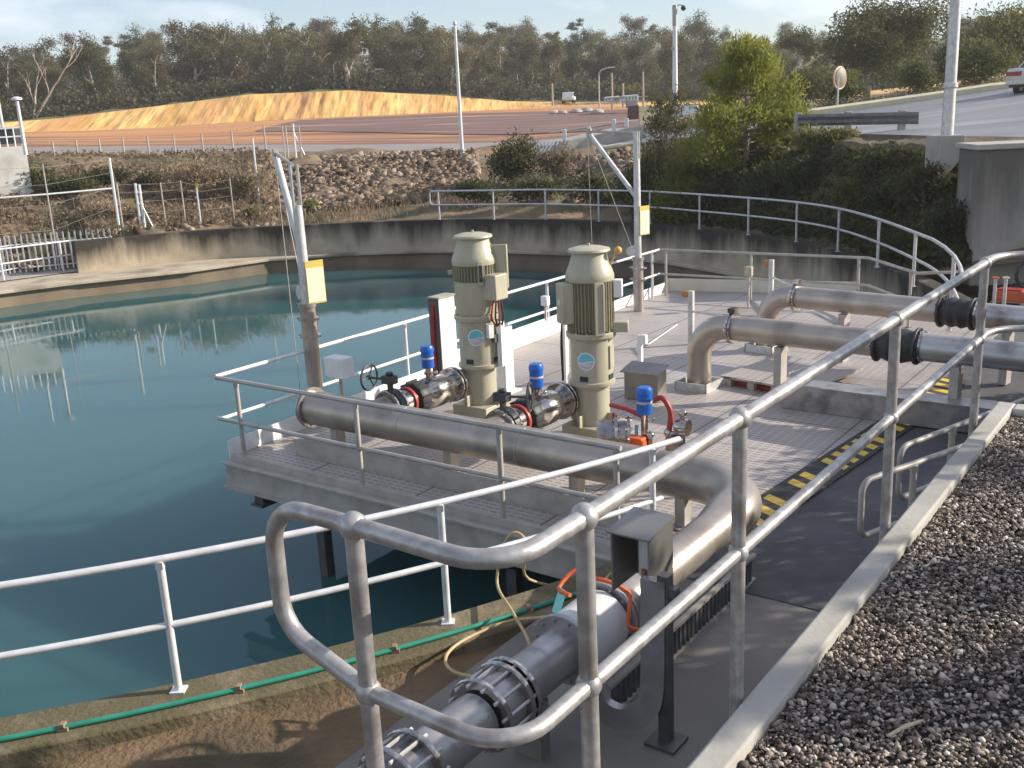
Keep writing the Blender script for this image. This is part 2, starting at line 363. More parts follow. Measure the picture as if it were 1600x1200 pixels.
BANKM = mat('scrubby_bank', (.18, .12, .07), (.26, .18, .105), 1.1, .95, 0, .8, 6, c3=(.10, .10, .045), s3=.5, lo3=.46, hi3=.62, world=True)
ROADG = mat('gravel_road', (.24, .205, .19), (.30, .26, .24), .8, .9, 0, .3, 12, stretch=(.3, 1, 1), world=True)
CLEAR = mat('cleared_soil', (.46, .19, .065), (.58, .30, .12), .12, .95, 0, .4, 3, stretch=(.35, 1.6, 1), c3=(.19, .095, .07), s3=.10, lo3=.47, hi3=.60, world=True)
PADM = mat('graded_gravel', (.15, .082, .066), (.20, .115, .095), .15, .9, 0, .3, 5, stretch=(.4, 2.2, 1), c3=(.48, .30, .19), s3=.14, lo3=.57, hi3=.68, world=True)
HILLM = mat('forest_floor', (.10, .085, .04), (.15, .13, .06), .3, .95, 0, .6, 2, c3=(.10, .125, .035), s3=.12, lo3=.48, hi3=.6, world=True)
VERGE = mat('dry_verge', (.20, .17, .085), (.27, .22, .12), .4, .95, 0, .6, 3, c3=(.12, .13, .05), s3=.3, world=True)
def cut_mat():
    M = mat('yellow_cutting', (.64, .34, .095), (.84, .57, .20), .28, .95, 0, .9, 1.6, stretch=(2.2, .3, .2), c3=(.62, .33, .12), s3=.12, lo3=.5, hi3=.6, world=True)
    n, l = M.node_tree.nodes, M.node_tree.links; b = n['Principled BSDF']
    g = n.new('ShaderNodeNewGeometry'); mp = n.new('ShaderNodeMapping'); mp.inputs['Scale'].default_value = (4.5, .3, .35); l.new(g.outputs['Position'], mp.inputs[0])
    a = n.new('ShaderNodeTexNoise'); a.inputs['Scale'].default_value = .9; a.inputs['Detail'].default_value = 5; l.new(mp.outputs[0], a.inputs[0])
    r = n.new('ShaderNodeValToRGB'); r.color_ramp.elements[0].position = .50; r.color_ramp.elements[1].position = .74; l.new(a.outputs['Fac'], r.inputs[0])
    x = n.new('ShaderNodeMixRGB'); x.inputs['Color2'].default_value = (.34, .155, .06, 1); src = b.inputs['Base Color'].links[0].from_socket
    l.new(src, x.inputs['Color1']); l.new(r.outputs[0], x.inputs[0]); l.new(x.outputs[0], b.inputs['Base Color'])
    return M
AZ = lambda px: math.atan2(ray(px, 230).x, ray(px, 230).y)
azr = lambda a, b: (AZ(a), AZ(b))
strip('embankment', BANKM, 0, 3, 10, 220, .30, azr=azr(-900, 965))
strip('overgrown_bank', mat('shaded_overgrown_soil', (.11, .08, .045), (.16, .12, .068), 1.3, .95, 0, .8, 6, c3=(.05, .055, .022), s3=.6, world=True), 0, 3, 10, 160, .22, azr=azr(965, 2900))  # overgrown soil, its colour also darkened to stand for shade on this bank
strip('access_road', ROADG, 3, 4, 3, 120, .03, azr=azr(-900, 1000))
strip('road', ROADM, 3, 4, 6, 120, .0, azr=azr(1000, 2900))
strip('cleared_ground', CLEAR, 4, 6, 10, 200, .0, azr=azr(-900, 1000))
strip('verge', VERGE, 4, 6, 8, 120, .15, azr=azr(1000, 2900))
# the cutting: a gullied face
def cutting():
    n = 1100; rows = 12; vs = []
    for a in np.linspace(AZ(-900), AZ(2900), n):
        D, Zs = colat(a)
        for i in range(rows+1):
            t = i/rows; d = D[6]+(D[7]-D[6])*t; z = Zs[6]+(Zs[7]-Zs[6])*t
            x = d*math.sin(a); h = max(Zs[7]-Zs[6], 0)
            k = 0 if i in (0, rows) else 1
            d += k*min(h, 3.5)*(.22*mnoise.fractal(Vector((x*.33, t*.9, 3)), .7, 2.2, 4)+.20*math.sin(math.pi*t)*abs(mnoise.noise(Vector((x*.9, t*.5, 9))))+.07*mnoise.noise(Vector((x*2.6, t*1.2, 5))))
            vs.append((d*math.sin(a), d*math.cos(a), z))
    L = rows+1
    struct('cutting', MB().add(vs, [(j*L+i, (j+1)*L+i, (j+1)*L+i+1, j*L+i+1) for j in range(n-1) for i in range(rows)]), cut_mat())
cutting()
strip('forest_hill', HILLM, 7, 10, 10, 160, .25)
# graded gravel pads lying on the cleared ground
def sheet(name, poly_px, m, lift=.05, step=60):
    """a sheet draped on the terrain; given as rows of (image column, distance) along near and far edges"""
    near, far = poly_px; n = step; vs = []
    for i in range(n+1):
        t = i/n
        pn = np.interp(t, np.linspace(0, 1, len(near)), [q[0] for q in near]), np.interp(t, np.linspace(0, 1, len(near)), [q[1] for q in near])
        pf = np.interp(t, np.linspace(0, 1, len(far)), [q[0] for q in far]), np.interp(t, np.linspace(0, 1, len(far)), [q[1] for q in far])
        for k in range(9):
            s = k/8; px = pn[0]+(pf[0]-pn[0])*s; D = pn[1]+(pf[1]-pn[1])*s
            g = ground(px, D); vs.append((g.x, g.y, g.z+lift))
    return struct(name, MB().add(vs, [(i*9+k, (i+1)*9+k, (i+1)*9+k+1, i*9+k+1) for i in range(n) for k in range(8)]), m)
sheet('graded_pad', ([(400, 88), (700, 70), (1000, 64)], [(470, 112), (720, 113), (1000, 104)]), PADM)

# ------------------------------------------------------------------ ground round the plant
big = MB(); big.add([(-900, -600, -2.6), (900, -600, -2.6), (900, 900, -2.6), (-900, 900, -2.6)], [(0, 1, 2, 3)])
struct('ground', big, SOIL)
struct('asphalt_yard', MB().ubox(5.6, 16, 0, 15.5, -1.0, -.004), ASPH)
struct('concrete_pad', MB().ubox(5.28, 8.13, -9, -.002, -1.0, -.012), CONCD)
CT_C = Vector((-7.5, 20.5, 0))
def ring(c, r, a0, a1, z, n):              # arc points, degrees
    return [Vector((c.x+r*math.cos(math.radians(a0+(a1-a0)*i/n)), c.y+r*math.sin(math.radians(a0+(a1-a0)*i/n)), z)) for i in range(n+1)]
def wallstrip(inner, outer, z0, z1):
    b = MB(); n = len(inner); vs = []
    for p, q in zip(inner, outer): vs += [(p.x, p.y, z0), (p.x, p.y, z1), (q.x, q.y, z1), (q.x, q.y, z0)]
    fs = [(i*4+k, (i+1)*4+k, (i+1)*4+(k+1) % 4, i*4+(k+1) % 4) for i in range(n-1) for k in range(4)]
    return b.add(vs, fs+[(0, 1, 2, 3), ((n-1)*4+3, (n-1)*4+2, (n-1)*4+1, (n-1)*4)])
# soil between the tank and the pad
soil = MB(); a_ = ring(CT_C, 15.5, -150, -48, -.16, 60); vs = []
for p in a_:
    q = p+(p-CT_C).normalized()*7
    for k in range(12):
        s = k/11; x = p.lerp(q, s); vs.append((x.x, x.y, -.10-.05*s+.05*mnoise.fractal(Vector((x.x*1.3, x.y*1.3, 0)), .8, 2.1, 4)))
soil.add(vs, [(i*12+k, (i+1)*12+k, (i+1)*12+k+1, i*12+k+1) for i in range(60) for k in range(11)])
struct('soil', soil, SOIL)

# water
WAT = bpy.data.materials.new('reservoir_water'); WAT.use_nodes = True
n_, l_ = WAT.node_tree.nodes, WAT.node_tree.links; b_ = n_['Principled BSDF']
b_.inputs['Base Color'].default_value = (.046, .118, .120, 1); b_.inputs['Roughness'].default_value = .03; b_.inputs['IOR'].default_value = 1.333; b_.subsurface_method = 'BURLEY'; b_.inputs['Subsurface Weight'].default_value = 1; b_.inputs['Subsurface Radius'].default_value = (1, 1, 1); b_.inputs['Subsurface Scale'].default_value = 2.2
g_ = n_.new('ShaderNodeNewGeometry'); mp_ = n_.new('ShaderNodeMapping'); mp_.inputs['Scale'].default_value = (1, 1.6, 1); mp_.inputs['Rotation'].default_value = (0, 0, .5)
a1_ = n_.new('ShaderNodeTexNoise'); a1_.inputs['Scale'].default_value = 3.2; a1_.inputs['Detail'].default_value = 4
bp_ = n_.new('ShaderNodeBump'); bp_.inputs['Strength'].default_value = .018; bp_.inputs['Distance'].default_value = .03
l_.new(g_.outputs['Position'], mp_.inputs[0]); l_.new(mp_.outputs[0], a1_.inputs[0]); l_.new(a1_.outputs['Fac'], bp_.inputs['Height']); l_.new(bp_.outputs[0], b_.inputs['Normal'])
ZW = -1.29
wm = MB(); wp = ring(CT_C, 15.45, -175, 100, ZW, 90)+[Vector((-27, 24, ZW)), Vector((-27, 17, ZW))]
wm.add(wp, [tuple(range(len(wp)))]); struct('water', wm, WAT)

# ------------------------------------------------------------------ the tank
tank = thing('reservoir_tank', 'big round open concrete tank of green water with stained walls', 'tank', (CT_C.x, CT_C.y, -1.3))
inn = ring(CT_C, 15.07, -160, -52.5, 0, 80); out_ = ring(CT_C, 15.52, -160, -52.5, 0, 80)
link('near_wall', wallstrip(inn, out_, -2.2, 0), NEARW, tank, bevel=.02)
up_px = [(115, 378), (300, 361), (500, 350), (687, 343), (853, 343), (1016, 350), (1093, 357.5), (1169, 367), (1244, 378), (1309, 393), (1372, 413), (1429, 437), (1490, 468)]
UP = catmull([at(x, y, .32) for x, y in up_px], 5)
def off(path, d):
    o = []
    for i, p in enumerate(path):
        r = (p-CT_C); r.z = 0; o.append(p+r.normalized()*d)
    return o
link('upper_wall', wallstrip(UP, off(UP, .34), -2.2, .32), WALLM, tank, bevel=.02)
sh_px = [(-420, 520), (-200, 482), (0, 455), (120, 440), (300, 421), (420, 404)]
SH = [at(x, y, -.75) for x, y in sh_px]+off([p for p in UP if p.x > -6.6], -.22)
SHo = [p+Vector((-3, 4.6, 0)) if i < 4 else p+(p-CT_C).normalized()*(3.2 if i < 6 else .4) for i, p in enumerate(SH)]
SHi = off(SH, .16)
link('wet_face', wallstrip(SHi, SHo, -2.2, -.86), mat('wet_concrete', (.17, .125, .08), (.26, .20, .13), 1.0, .7, 0, .2, 15, stretch=(1, 1, .3), world=True), tank)
link('lower_ledge', wallstrip(SH, SHo, -.858, -.75), mat('ledge_concrete', (.40, .33, .24), (.50, .42, .31), 1.2, .9, 0, .3, 20, c3=(.24, .19, .13), s3=.8, world=True), tank, bevel=.02)
# a spit of ground behind the ledge at the left, between the fence and the tank
gl = MB(); gl.add([at(-900, 560, -.72), at(118, 424, -.72), at(118, 405, -.72), at(-900, 500, -.72)], [(0, 1, 2, 3)]); struct('ledge_path', gl, CONC)

# ------------------------------------------------------------------ raised gravel terrace with its kerb
KZ = 1.755
tw = MB(); tw.ubox(8.14, 8.25, -5.30, .15, -.3, KZ); tw.ubox(8.25, 14, 0, .15, -.3, KZ); tw.ubox(7.56, 8.14, -5.45, -5.30, -.3, KZ)
one('retaining_wall', tw, CONC, 'pale concrete retaining wall edging the gravel, its top a narrow kerb', 'wall', bevel=.012)
base = MB(); base.ubox(8.252, 20, -30, -.002, 1.0, 1.685); struct('gravel_bed', base, mat('gravel_fines', (.05, .045, .04), (.10, .09, .08), 30, .95, 0, .5, 80))
base = MB(); base.ubox(7.56, 8.249, -30, -5.46, 1.0, 1.66); struct('terrace', base, SOIL)
def ico(sub):
    bm = bmesh.new(); bmesh.ops.create_icosphere(bm, subdivisions=sub, radius=1); bm.verts.ensure_lookup_table()
    v = np.array([x.co for x in bm.verts]); f = np.array([[q.index for q in x.verts] for x in bm.faces]); bm.free(); return v, f
def pile(name, P, R, m, sub=1, flat=.6, seed=1, smooth=False, jit=.28):
    r = np.random.default_rng(seed); v, f = ico(sub) if sub else CUBE; n = len(P); k = len(v)
    sc = np.stack([np.ones(n), r.uniform(.55, 1, n), r.uniform(.4, .8, n)*flat/.6], 1)*R[:, None]
    a, b, c = r.uniform(0, 6.28, n), r.uniform(-.5, .5, n), r.uniform(-.5, .5, n)
    vv = v[None]*(1+r.uniform(-jit, jit, (n, k, 1))); vv = vv*sc[:, None]
    ca, sa = np.cos(a)[:, None], np.sin(a)[:, None]; cb, sb = np.cos(b)[:, None], np.sin(b)[:, None]; cc, sc_ = np.cos(c)[:, None], np.sin(c)[:, None]
    x, y, z = vv[..., 0], vv[..., 1], vv[..., 2]
    y, z = y*cb-z*sb, y*sb+z*cb; x, z = x*cc-z*sc_, x*sc_+z*cc; x, y = x*ca-y*sa, x*sa+y*ca
    vv = np.stack([x, y, z], -1)+P[:, None]
    ff = (f[None]+(np.arange(n)*k)[:, None, None]).reshape(-1, 3)
    me = npmesh(name, vv.reshape(-1, 3), ff); me.materials.append(m)
    at_ = me.attributes.new('tone', 'FLOAT', 'POINT'); at_.data.foreach_set('value', np.repeat(r.random(n), k).astype(np.float32))
    if smooth: me.polygons.foreach_set('use_smooth', [True]*len(me.polygons))
    o = bpy.data.objects.new(name, me); COL.objects.link(o); return o
CUBE = (np.array([(x, y, z) for x in (-.8, .8) for y in (-.8, .8) for z in (-.8, .8)], float), np.array([(0, 1, 3), (0, 3, 2), (4, 6, 7), (4, 7, 5), (0, 4, 5), (0, 5, 1), (2, 3, 7), (2, 7, 6), (0, 2, 6), (0, 6, 4), (1, 5, 7), (1, 7, 3)]))
def npmesh(name, v, f):
    me = bpy.data.meshes.new(name); k = f.shape[1]
    me.vertices.add(len(v)); me.vertices.foreach_set('co', v.astype(np.float32).ravel())
    me.loops.add(f.size); me.loops.foreach_set('vertex_index', f.astype(np.int32).ravel())
    me.polygons.add(len(f)); me.polygons.foreach_set('loop_start', np.arange(0, f.size, k, dtype=np.int32))
    me.update(calc_edges=True); me.validate(); return me
def tone_mat(name, stops, rough=.85):
    M = bpy.data.materials.new(name); M.use_nodes = True; n, l = M.node_tree.nodes, M.node_tree.links; b = n['Principled BSDF']; b.inputs['Roughness'].default_value = rough
    a = n.new('ShaderNodeAttribute'); a.attribute_name = 'tone'; r = n.new('ShaderNodeValToRGB'); e = r.color_ramp.elements
    e[0].position, e[0].color = stops[0][0], (*stops[0][1], 1); e[1].position, e[1].color = stops[-1][0], (*stops[-1][1], 1)
    for p, c in stops[1:-1]: q = e.new(p); q.color = (*c, 1)
    l.new(a.outputs['Fac'], r.inputs[0]); t = n.new('ShaderNodeTexCoord'); z = n.new('ShaderNodeTexNoise'); z.inputs['Scale'].default_value = 40; z.inputs['Detail'].default_value = 4
    l.new(t.outputs['Object'], z.inputs['Vector']); x = n.new('ShaderNodeMixRGB'); x.blend_type = 'MULTIPLY'; x.inputs[0].default_value = .5
    l.new(r.outputs[0], x.inputs['Color1']); l.new(z.outputs['Fac'], x.inputs['Color2']); l.new(x.outputs[0], b.inputs['Base Color']); return M
PEB = tone_mat('pebbles', [(0, (.06, .045, .035)), (.34, (.20, .15, .115)), (.64, (.40, .315, .25)), (.86, (.62, .52, .43)), (1, (.86, .78, .68))])
def gravel():
    r = np.random.default_rng(3); n = 135000; u = 8.262+r.random(n)**1.3*4.2; v = -5.6+r.random(n)*5.6
    d = np.hypot(u-9.4, v+6.9); keep = (d < 9); u, v = u[keep], v[keep]; n = len(u)
    P = np.array([list(W(a, b, 0)) for a, b in zip(u, v)]); P[:, 2] = 1.69+r.random(n)*.028
    R = np.clip(r.lognormal(-4.86, .36, n), .004, .021)
    return tag(pile('gravel', P, R, PEB, 1, .55, 5, jit=.4), 'loose brown and pale pebbles covering the raised terrace', 'gravel', kind='stuff')
gravel()
tw_ = MB(); q = at(1388, 1150, 1.71); tw_.tube([q, at(1415, 1135, 1.72), at(1442, 1126, 1.71)], [.006, .008, .005], 7)
one('stick', tw_, mat('dry_twig', (.62, .50, .34), (.5, .4, .27), 30, .8), 'pale dry stick lying on the gravel', 'stick')
# rubble pitching on the far bank
def rubble():
    r = np.random.default_rng(9); P = []; R = []
    while len(P) < 7500:
        px = r.uniform(385, 745); D = r.uniform(40.3, 48.6); t = (px-385)/360
        if r.random() < .35*(px < 440): continue
        g = ground(px, D); P.append((g.x, g.y, g.z+.02)); R.append(r.choice([.05, .08, .115, .18], p=[.36, .4, .19, .05])*r.uniform(.8, 1.25))
    for _ in range(900):
        px = r.uniform(-40, 420); D = r.uniform(38.5, 50); g = ground(px, D); P.append((g.x, g.y, g.z)); R.append(r.uniform(.07, .2))
    for _ in range(300):
        px = r.uniform(880, 985); D = r.uniform(37, 45); g = ground(px, D); P.append((g.x, g.y, g.z)); R.append(r.uniform(.07, .22))
    return tag(pile('rocks', np.array(P), np.array(R), tone_mat('bank_rock', [(0, (.08, .05, .03)), (.4, (.22, .145, .09)), (.8, (.34, .24, .16)), (1, (.50, .39, .28))]), 0, .8, 11, jit=.42), 'broken brown rock pitching on the bank beyond the tank', 'rocks', kind='stuff')
rubble()
# ------------------------------------------------------------------ handrails
def rail(label, path, mids, posts, m=GALV, r=.024, group=None, name='handrail', pr=.027, ballr=0, plate=True, closed_ends=None):
    """path: top tube; mids: other tubes; posts: (x, y, z0, z1)"""
    c = path[0]; t = thing(name, label, 'handrail', (posts[0][0], posts[0][1], posts[0][2]), group)
    link('top_rail', MB().tube(path, r, 12), m, t)
    for q in mids: link('mid_rail', MB().tube(q, r*.92, 12), m, t)
    for x, y, z0, z1 in posts:
        b = MB().tube([(x, y, z0), (x, y, z1)], pr, 12)
        if ballr:
            b.ball((x, y, z1), ballr)
            for q in mids: b.ball((x, y, q[0].z if q[0].z == q[-1].z else q[1].z), ballr*.95)
        elif plate:
            b.box((x, y, z0+.006), .1, .1, .012); b.box((x, y, z1-.028), .05, .062, .05)
        link('post', b, m, t)
    return t
RLN = mat('pale_galvanised', (.62, .62, .61), (.74, .74, .73), 9, .4, .15, .05, 50)  # galvanised steel in a paler tone
angs = [-93.0, -85.4, -77.9, -70.4, -62.9, -55.3]
pp = [ring(CT_C, 15.2, a, a, 0, 1)[0] for a in angs]
rail('long bright handrail along the near rim of the tank, beside the thin green pipe', ring(CT_C, 15.2, -96, -54.1, .985, 40), [ring(CT_C, 15.2, -96, -54.9, .5, 40)],
     [(p.x, p.y, 0, .975) for p in pp], RLN, .026)
# platform rails
PU = -.15
rail('galvanised handrail along the front edge of the pump platform, over open water', [W(PU, .15, .96), W(5.25, .15, .96)], [[W(PU-.05, .15, .46), W(5.2, .15, .46)]],
     [(*W(u, .15).xy, -.12, .95) for u in (.2, 2.1, 3.95, 5.2)], GALVD, .025)
L0, L1 = W(PU, .15, .96), at(1030, 390, .96)
lf = lambda v: (*L0.lerp(L1, (v-.15)/11.38).xy, -.1, .95)
rail('handrail along the lake side of the pump platform, behind both pumps', [L0+Vector((-.01, .01, .012)), L1], [[L0+Vector((0, 0, -.5)), L1+Vector((0, 0, -.5))]],
     [lf(v) for v in (3.5, 5.4, 7.25, 9.3, 11.2)], RLN, .025)
B1, B2, B3 = at(1357, 403, .96), at(1434, 427, .96), at(1497, 425, .96)
bq = [L1, B1, B2, B3]
rail('handrail around the far end of the pump platform, below the curved tank wall', bq, [[p-Z*.5 for p in bq]],
     [(*L1.lerp(B1, t).xy, 0, .95) for t in (.035, .47, .96)]+[(*B1.lerp(B2, .88).xy, 0, .95)], GALVD, .025)
# far rail on the tank wall
ft = [(684, 299), (770, 293), (851, 293), (934, 293), (1016, 297), (1091, 302), (1169, 309), (1244, 318), (1311, 328), (1374, 343), (1431, 364)]
fb = [at(687, 343, .32), at(772, 343, .32), at(853, 343, .32), at(936, 346, .32), at(1016, 350, .32), at(1093, 358, .32), at(1169, 367, .32), at(1244, 378, .32), at(1309, 393, .32), at(1372, 411, .32), at(1429, 428, .32)]
fb[-1] = at(1431, 364, 1.32); fb[-1].z = .32; fb[-2] = at(1374, 343, 1.32); fb[-2].z = .32
fb = [p+(p-CT_C).normalized()*Vector((1, 1, 0)).length*.0 for p in fb]
ends = [at(x, y, 1.3) for x, y in ((1457, 374), (1476, 386), (1491, 400), (1500, 416), (1504, 432))]
tp = catmull([Vector((p.x, p.y, 1.32)) for p in fb], 4)+ends
s0 = tp[0]+(tp[0]-tp[1]).normalized()*.35
lowm = catmull([Vector((p.x, p.y, .84)) for p in fb]+[Vector((p.x, p.y, .8)) for p in ends[:4]], 4)
bend = [s0-Z*.48+(tp[1]-tp[0]).normalized()*.1, s0-Z*.40, s0-Z*.08, s0+(tp[1]-tp[0]).normalized()*.08]
rail('long curved handrail on top of the far tank wall, below the trees', bend+tp, [[bend[0]]+lowm], [(p.x, p.y, .32, 1.30) for p in fb]+[(ends[2].x, ends[2].y, .1, 1.28)], GALV, .03, pr=.032)
# ledge rail at the far left
e0, e1 = at(100, 425, -.75), at(-330, 487, -.75)
ed = (e0-e1).normalized(); e2 = e0+ed*.35
rail('short white handrail on the ledge beyond the water, beside the palisade fence', [e2+Z*1.04, e1+Z*1.04], [[e2+Z*.56, e1+Z*.56]],
     [(*e0.lerp(e1, t).xy, -.75, .28) for t in (0, .25, .5, .75)], RLN, .03, pr=.035)
# kerb rail, ball jointed
KU = 8.11; zt, zm = KZ+1.0, KZ+.535
def kerbpath(z):
    c0 = [W(KU+1.8, .02, z), W(KU+.42, .02, z)]+arc(W(KU+.3, -.28, z), W(KU+.3, .02, z), W(KU, -.28, z), 7)
    c1 = [W(KU, -5.12, z)]+arc(W(KU-.14, -5.12, z), W(KU, -5.12, z), W(KU-.14, -5.26, z), 7)
    return c0[:2]+c0[2:]+c1+[W(KU-.47, -5.25, z)]
top = kerbpath(zt); q = W(KU-.47, -5.25, 0)
loop = [W(KU-.62, -5.25, zt)]+arc(W(KU-.66, -5.25, zt-.12), W(KU-.66, -5.25, zt), W(KU-.78, -5.25, zt-.12), 6)
loop += [W(KU-.78, -5.25, zt-.26)]+arc(W(KU-.66, -5.25, zt-.27), W(KU-.78, -5.25, zt-.27), W(KU-.70, -5.25, zt-.39), 5)+[W(KU-.47, -5.25, zm)]
kt = rail('heavy ball-jointed pipe handrail on the gravel kerb, nearest to the camera', top+loop, [kerbpath(zm)],
          [(*W(KU, v).xy, 1.25, zt) for v in (-.43, -2.26, -3.98, -4.92)]+[(q.x, q.y, 1.25, zt)], mat('mottled_galvanised', (.33, .315, .30), (.47, .45, .43), 26, .40, .5, .04, 60, c3=(.24, .21, .19), s3=7, lo3=.5, hi3=.72), .0245, pr=.0245, ballr=.0375, plate=False)
# two low rails beside the stair foot
def lowrail(label, pa, pb, z, ps, group, ext=1.0):
    A, B = at(*pa, z), at(*pb, z); d = (B-A).normalized(); E = B+d*ext; h = .46
    lp = [A+d*.3-Z*h, A+d*.03-Z*h]+arc(A+d*.03-Z*(h-.1), A+d*.03-Z*h, A-d*.07-Z*(h-.1), 5)[1:]+arc(A+d*.03-Z*.1, A-d*.07-Z*.1, A+d*.03, 5)
    rail(label, lp+[E], [[A+d*.3-Z*h, E-Z*h]], [(*(A+d*s).xy, -.01, z-.01) for s in ps], GALVD, .024, group=group)
lowrail('low loop-ended pipe handrail on the asphalt right behind the gravel kerb', (1357, 749), (1515, 694), .95, (.55, 2.3), 'low handrails by the kerb')
lowrail('second low handrail, just beyond the loop-ended one behind the kerb', (1415, 696), (1600, 625), .95, (.7, 2.0), 'low handrails by the kerb')

# ------------------------------------------------------------------ pump platform
plat = thing('pump_platform', 'steel pump platform with grating deck standing on columns over the water', 'platform', W(0, .1, -.4))
deck = [W(-.05, .12), W(5.66, .12), W(5.72, 1.0), W(6.12, 5.4), W(6.3, 11.0), W(4.75, 12.45), W(3.25, 12.95), W(-.5, 12.05)]
link('deck', MB().prism([p-Z*.05 for p in deck], Z*.062), GRATE, plat)
b = MB(); b.ubox(-.05, 5.4, .0, .115, -.04, -.02); b.ubox(-.05, 5.4, .05, .065, -.30, -.04); b.ubox(-.05, 5.4, -.02, .115, -.32, -.30); b.ubox(.0, 5.4, .116, .17, -.02, .06)
link('front_beam', b, GALVD, plat)
b = MB(); b.ubox(.25, .4, .18, 11.5, -.52, -.325); b.ubox(.22, .43, .14, 11.5, -.55, -.52); b.ubox(3.6, 3.75, .18, 11.5, -.52, -.325)
link('floor_beam', b, DARKST, plat)
for u, v in ((1.2, .35), (3.9, .35), (1.2, 5), (3.9, 5)): link('column', MB().ubox(u-.06, u+.06, v-.06, v+.06, -2.3, -.54), DARKST, plat)
d_ = (W(-.5, 12.05)-W(-.05, .12)).normalized(); nrm = Vector((d_.y, -d_.x, 0)); pa = W(-.05, .13)
b = MB(); a_, c_ = pa+Z*.012, W(-.5, 12.0)+Z*.012
b.obox((a_+c_)/2+Z*.1, (c_-a_)/2, nrm*.006, Z*.1); link('side_kickplate', b, WHITE, plat)
a1, c1 = a_.lerp(c_, .36), a_.lerp(c_, .64); link('side_panel', MB().obox((a1+c1)/2+nrm*.02+Z*.17, (c1-a1)/2, nrm*.008, Z*.165), WHITE, plat)
b = MB(); a_, c_ = W(-.5, 12.05), W(3.25, 12.95); d2 = (c_-a_).normalized(); b.obox((a_+c_)/2+Z*.15-d2.cross(Z)*-.02, (c_-a_)/2, Vector((-d2.y, d2.x, 0))*.008, Z*.13); link('end_kickplate', b, mat('cream_plate', (.6, .55, .44), (.68, .63, .52), 4, .5), plat)
b = MB(); b.ubox(.62, 5.5, .56, .575, .012, .2); b.ubox(.62, 5.5, .576, .64, .185, .2); link('step_channel', b, GALVD, plat)
# hazard edging
def edge_at(s):                             # s metres along the stripe from its near end
    P = [W(5.74, 1.0), W(6.12, 5.3), W(6.2, 8.3)]; l1 = (P[1]-P[0]).length
    if s < l1: return P[0].lerp(P[1], s/l1), (P[1]-P[0]).normalized()
    return P[1].lerp(P[2], (s-l1)/(P[2]-P[1]).length), (P[2]-P[1]).normalized()
hz = thing('hazard_strip', 'yellow and black hazard strip along the edge of the platform deck', 'floor marking', W(6, 1.2))
b = MB(); bars_ = []
for i in range(24):
    p, d = edge_at(.05+i*.26); n = Vector((d.y, -d.x, 0))
    b.obox(p+d*.11+n*.15+Z*.012, d*.1305, n*.21, Z*.006)
    if i in (4, 7, 13, 16, 17): continue
    y = MB(); bars_.append(y); y.prism([p+n*.0+d*.06+Z*.0185, p+n*.31-d*.06+Z*.0185, p+n*.31+d*.075+Z*.0185, p+n*.0+d*.195+Z*.0185], Z*.0025)
link('black_base', b, mat('black_tread', (.035, .033, .032), (.075, .07, .065), 9, .8, 0, .2, 60), hz); [link('yellow_bar', y, YELLOW, hz) for y in bars_]

# ------------------------------------------------------------------ pipes on the platform
def flange(b, c, ax, r, L=.035, bolts=8, br=.014):
    c = Vector(c); ax = Vector(ax).normalized(); b.lathe([(r-.006, -L/2), (r, -L/2+.006), (r, L/2-.006), (r-.006, L/2)], c, ax, 30); b.bolts(c, ax, r*.86, bolts, br, L*.95); return b
MZ = .5; MR = .205; NR = .152
t = thing('manifold_pipe', 'thick stainless manifold pipe across the platform front, bending towards the camera', 'pipe', W(.6, .91, 0))
path = [W(.62, .91, MZ), W(5.55, .91, MZ)]+arc(W(5.55, .26, MZ), W(5.55, .91, MZ), W(6.2, .26, MZ), 12)
rr = [MR]*len(path)+[NR]*2
link('pipe_run', MB().tube(path+[W(6.2, -.12, MZ), W(6.2, -1.68, MZ)], rr, 32), STEEL, t)
b = MB(); flange(b, W(.60, .91, MZ), U, .245, .03, 10); b.lathe([(.24, 0), (.24, .02)], W(.555, .91, MZ), U, 30); link('end_flange', b, STEEL, t)
for u in (.98, 2.7, 4.3, 5.45): link('pipe_support', MB().ubox(u-.05, u+.05, .84, .98, .013, .32).ubox(u-.09, u+.09, .78, 1.04, .0125, .028), GALVD, t)
b = MB()
for u in (2.1, 3.7, 5.2): b.lathe([(MR+.003, -.006), (MR+.005, 0), (MR+.003, .006)], W(u, .91, MZ), U, 32)
link('weld_bead', b, STEELB, t)

def discharge(u, label, full=True):
    t = thing('discharge_line', label, 'pipe', W(u, 1.1, 0), 'pump discharge lines')
    z = MZ
    link('branch_pipe', MB().lathe([(.15, -.02), (.15, .20)], W(u, 1.08, z), V, 26), STEEL, t)
    b = MB(); flange(b, W(u, 1.30, z), V, .205, .03, 8); flange(b, W(u, 1.45, z), V, .205, .03, 8); link('flange', b, CHROME, t)
    link('spool', MB().lathe([(.15, 0), (.15, .28)], W(u, 1.47, z), V, 28), CHROME, t)
    link('warning_band', MB().lathe([(.172, -.02), (.178, 0), (.172, .02)], W(u, 1.64, z), V, 30), RED, t)
    b = MB(); b.lathe([(.19, 0), (.20, .02), (.20, .14), (.19, .16)], W(u, 1.72, z), V, 30); b.bolts(W(u, 1.8, z), V, .205, 12, .016, .09); link('coupling', b, BLACK, t)
    b = MB(); b.lathe([(.155, 0), (.155, .06), (.195, .12), (.20, .34), (.165, .46), (.16, .62)], W(u, 1.88, z), V, 30); link('check_valve', b, CHROME, t)
    b = MB(); flange(b, W(u, 2.47, z), V, .22, .03, 10); flange(b, W(u, 2.53, z), V, .22, .03, 10); link('outlet_flange', b, CHROME, t)
    link('outlet_pipe', MB().lathe([(.15, 0), (.15, .26)], W(u, 2.54, z), V, 28), CREAM, t)
    return t
discharge(1.44, 'bright stainless discharge line with red band, from the far left pump')
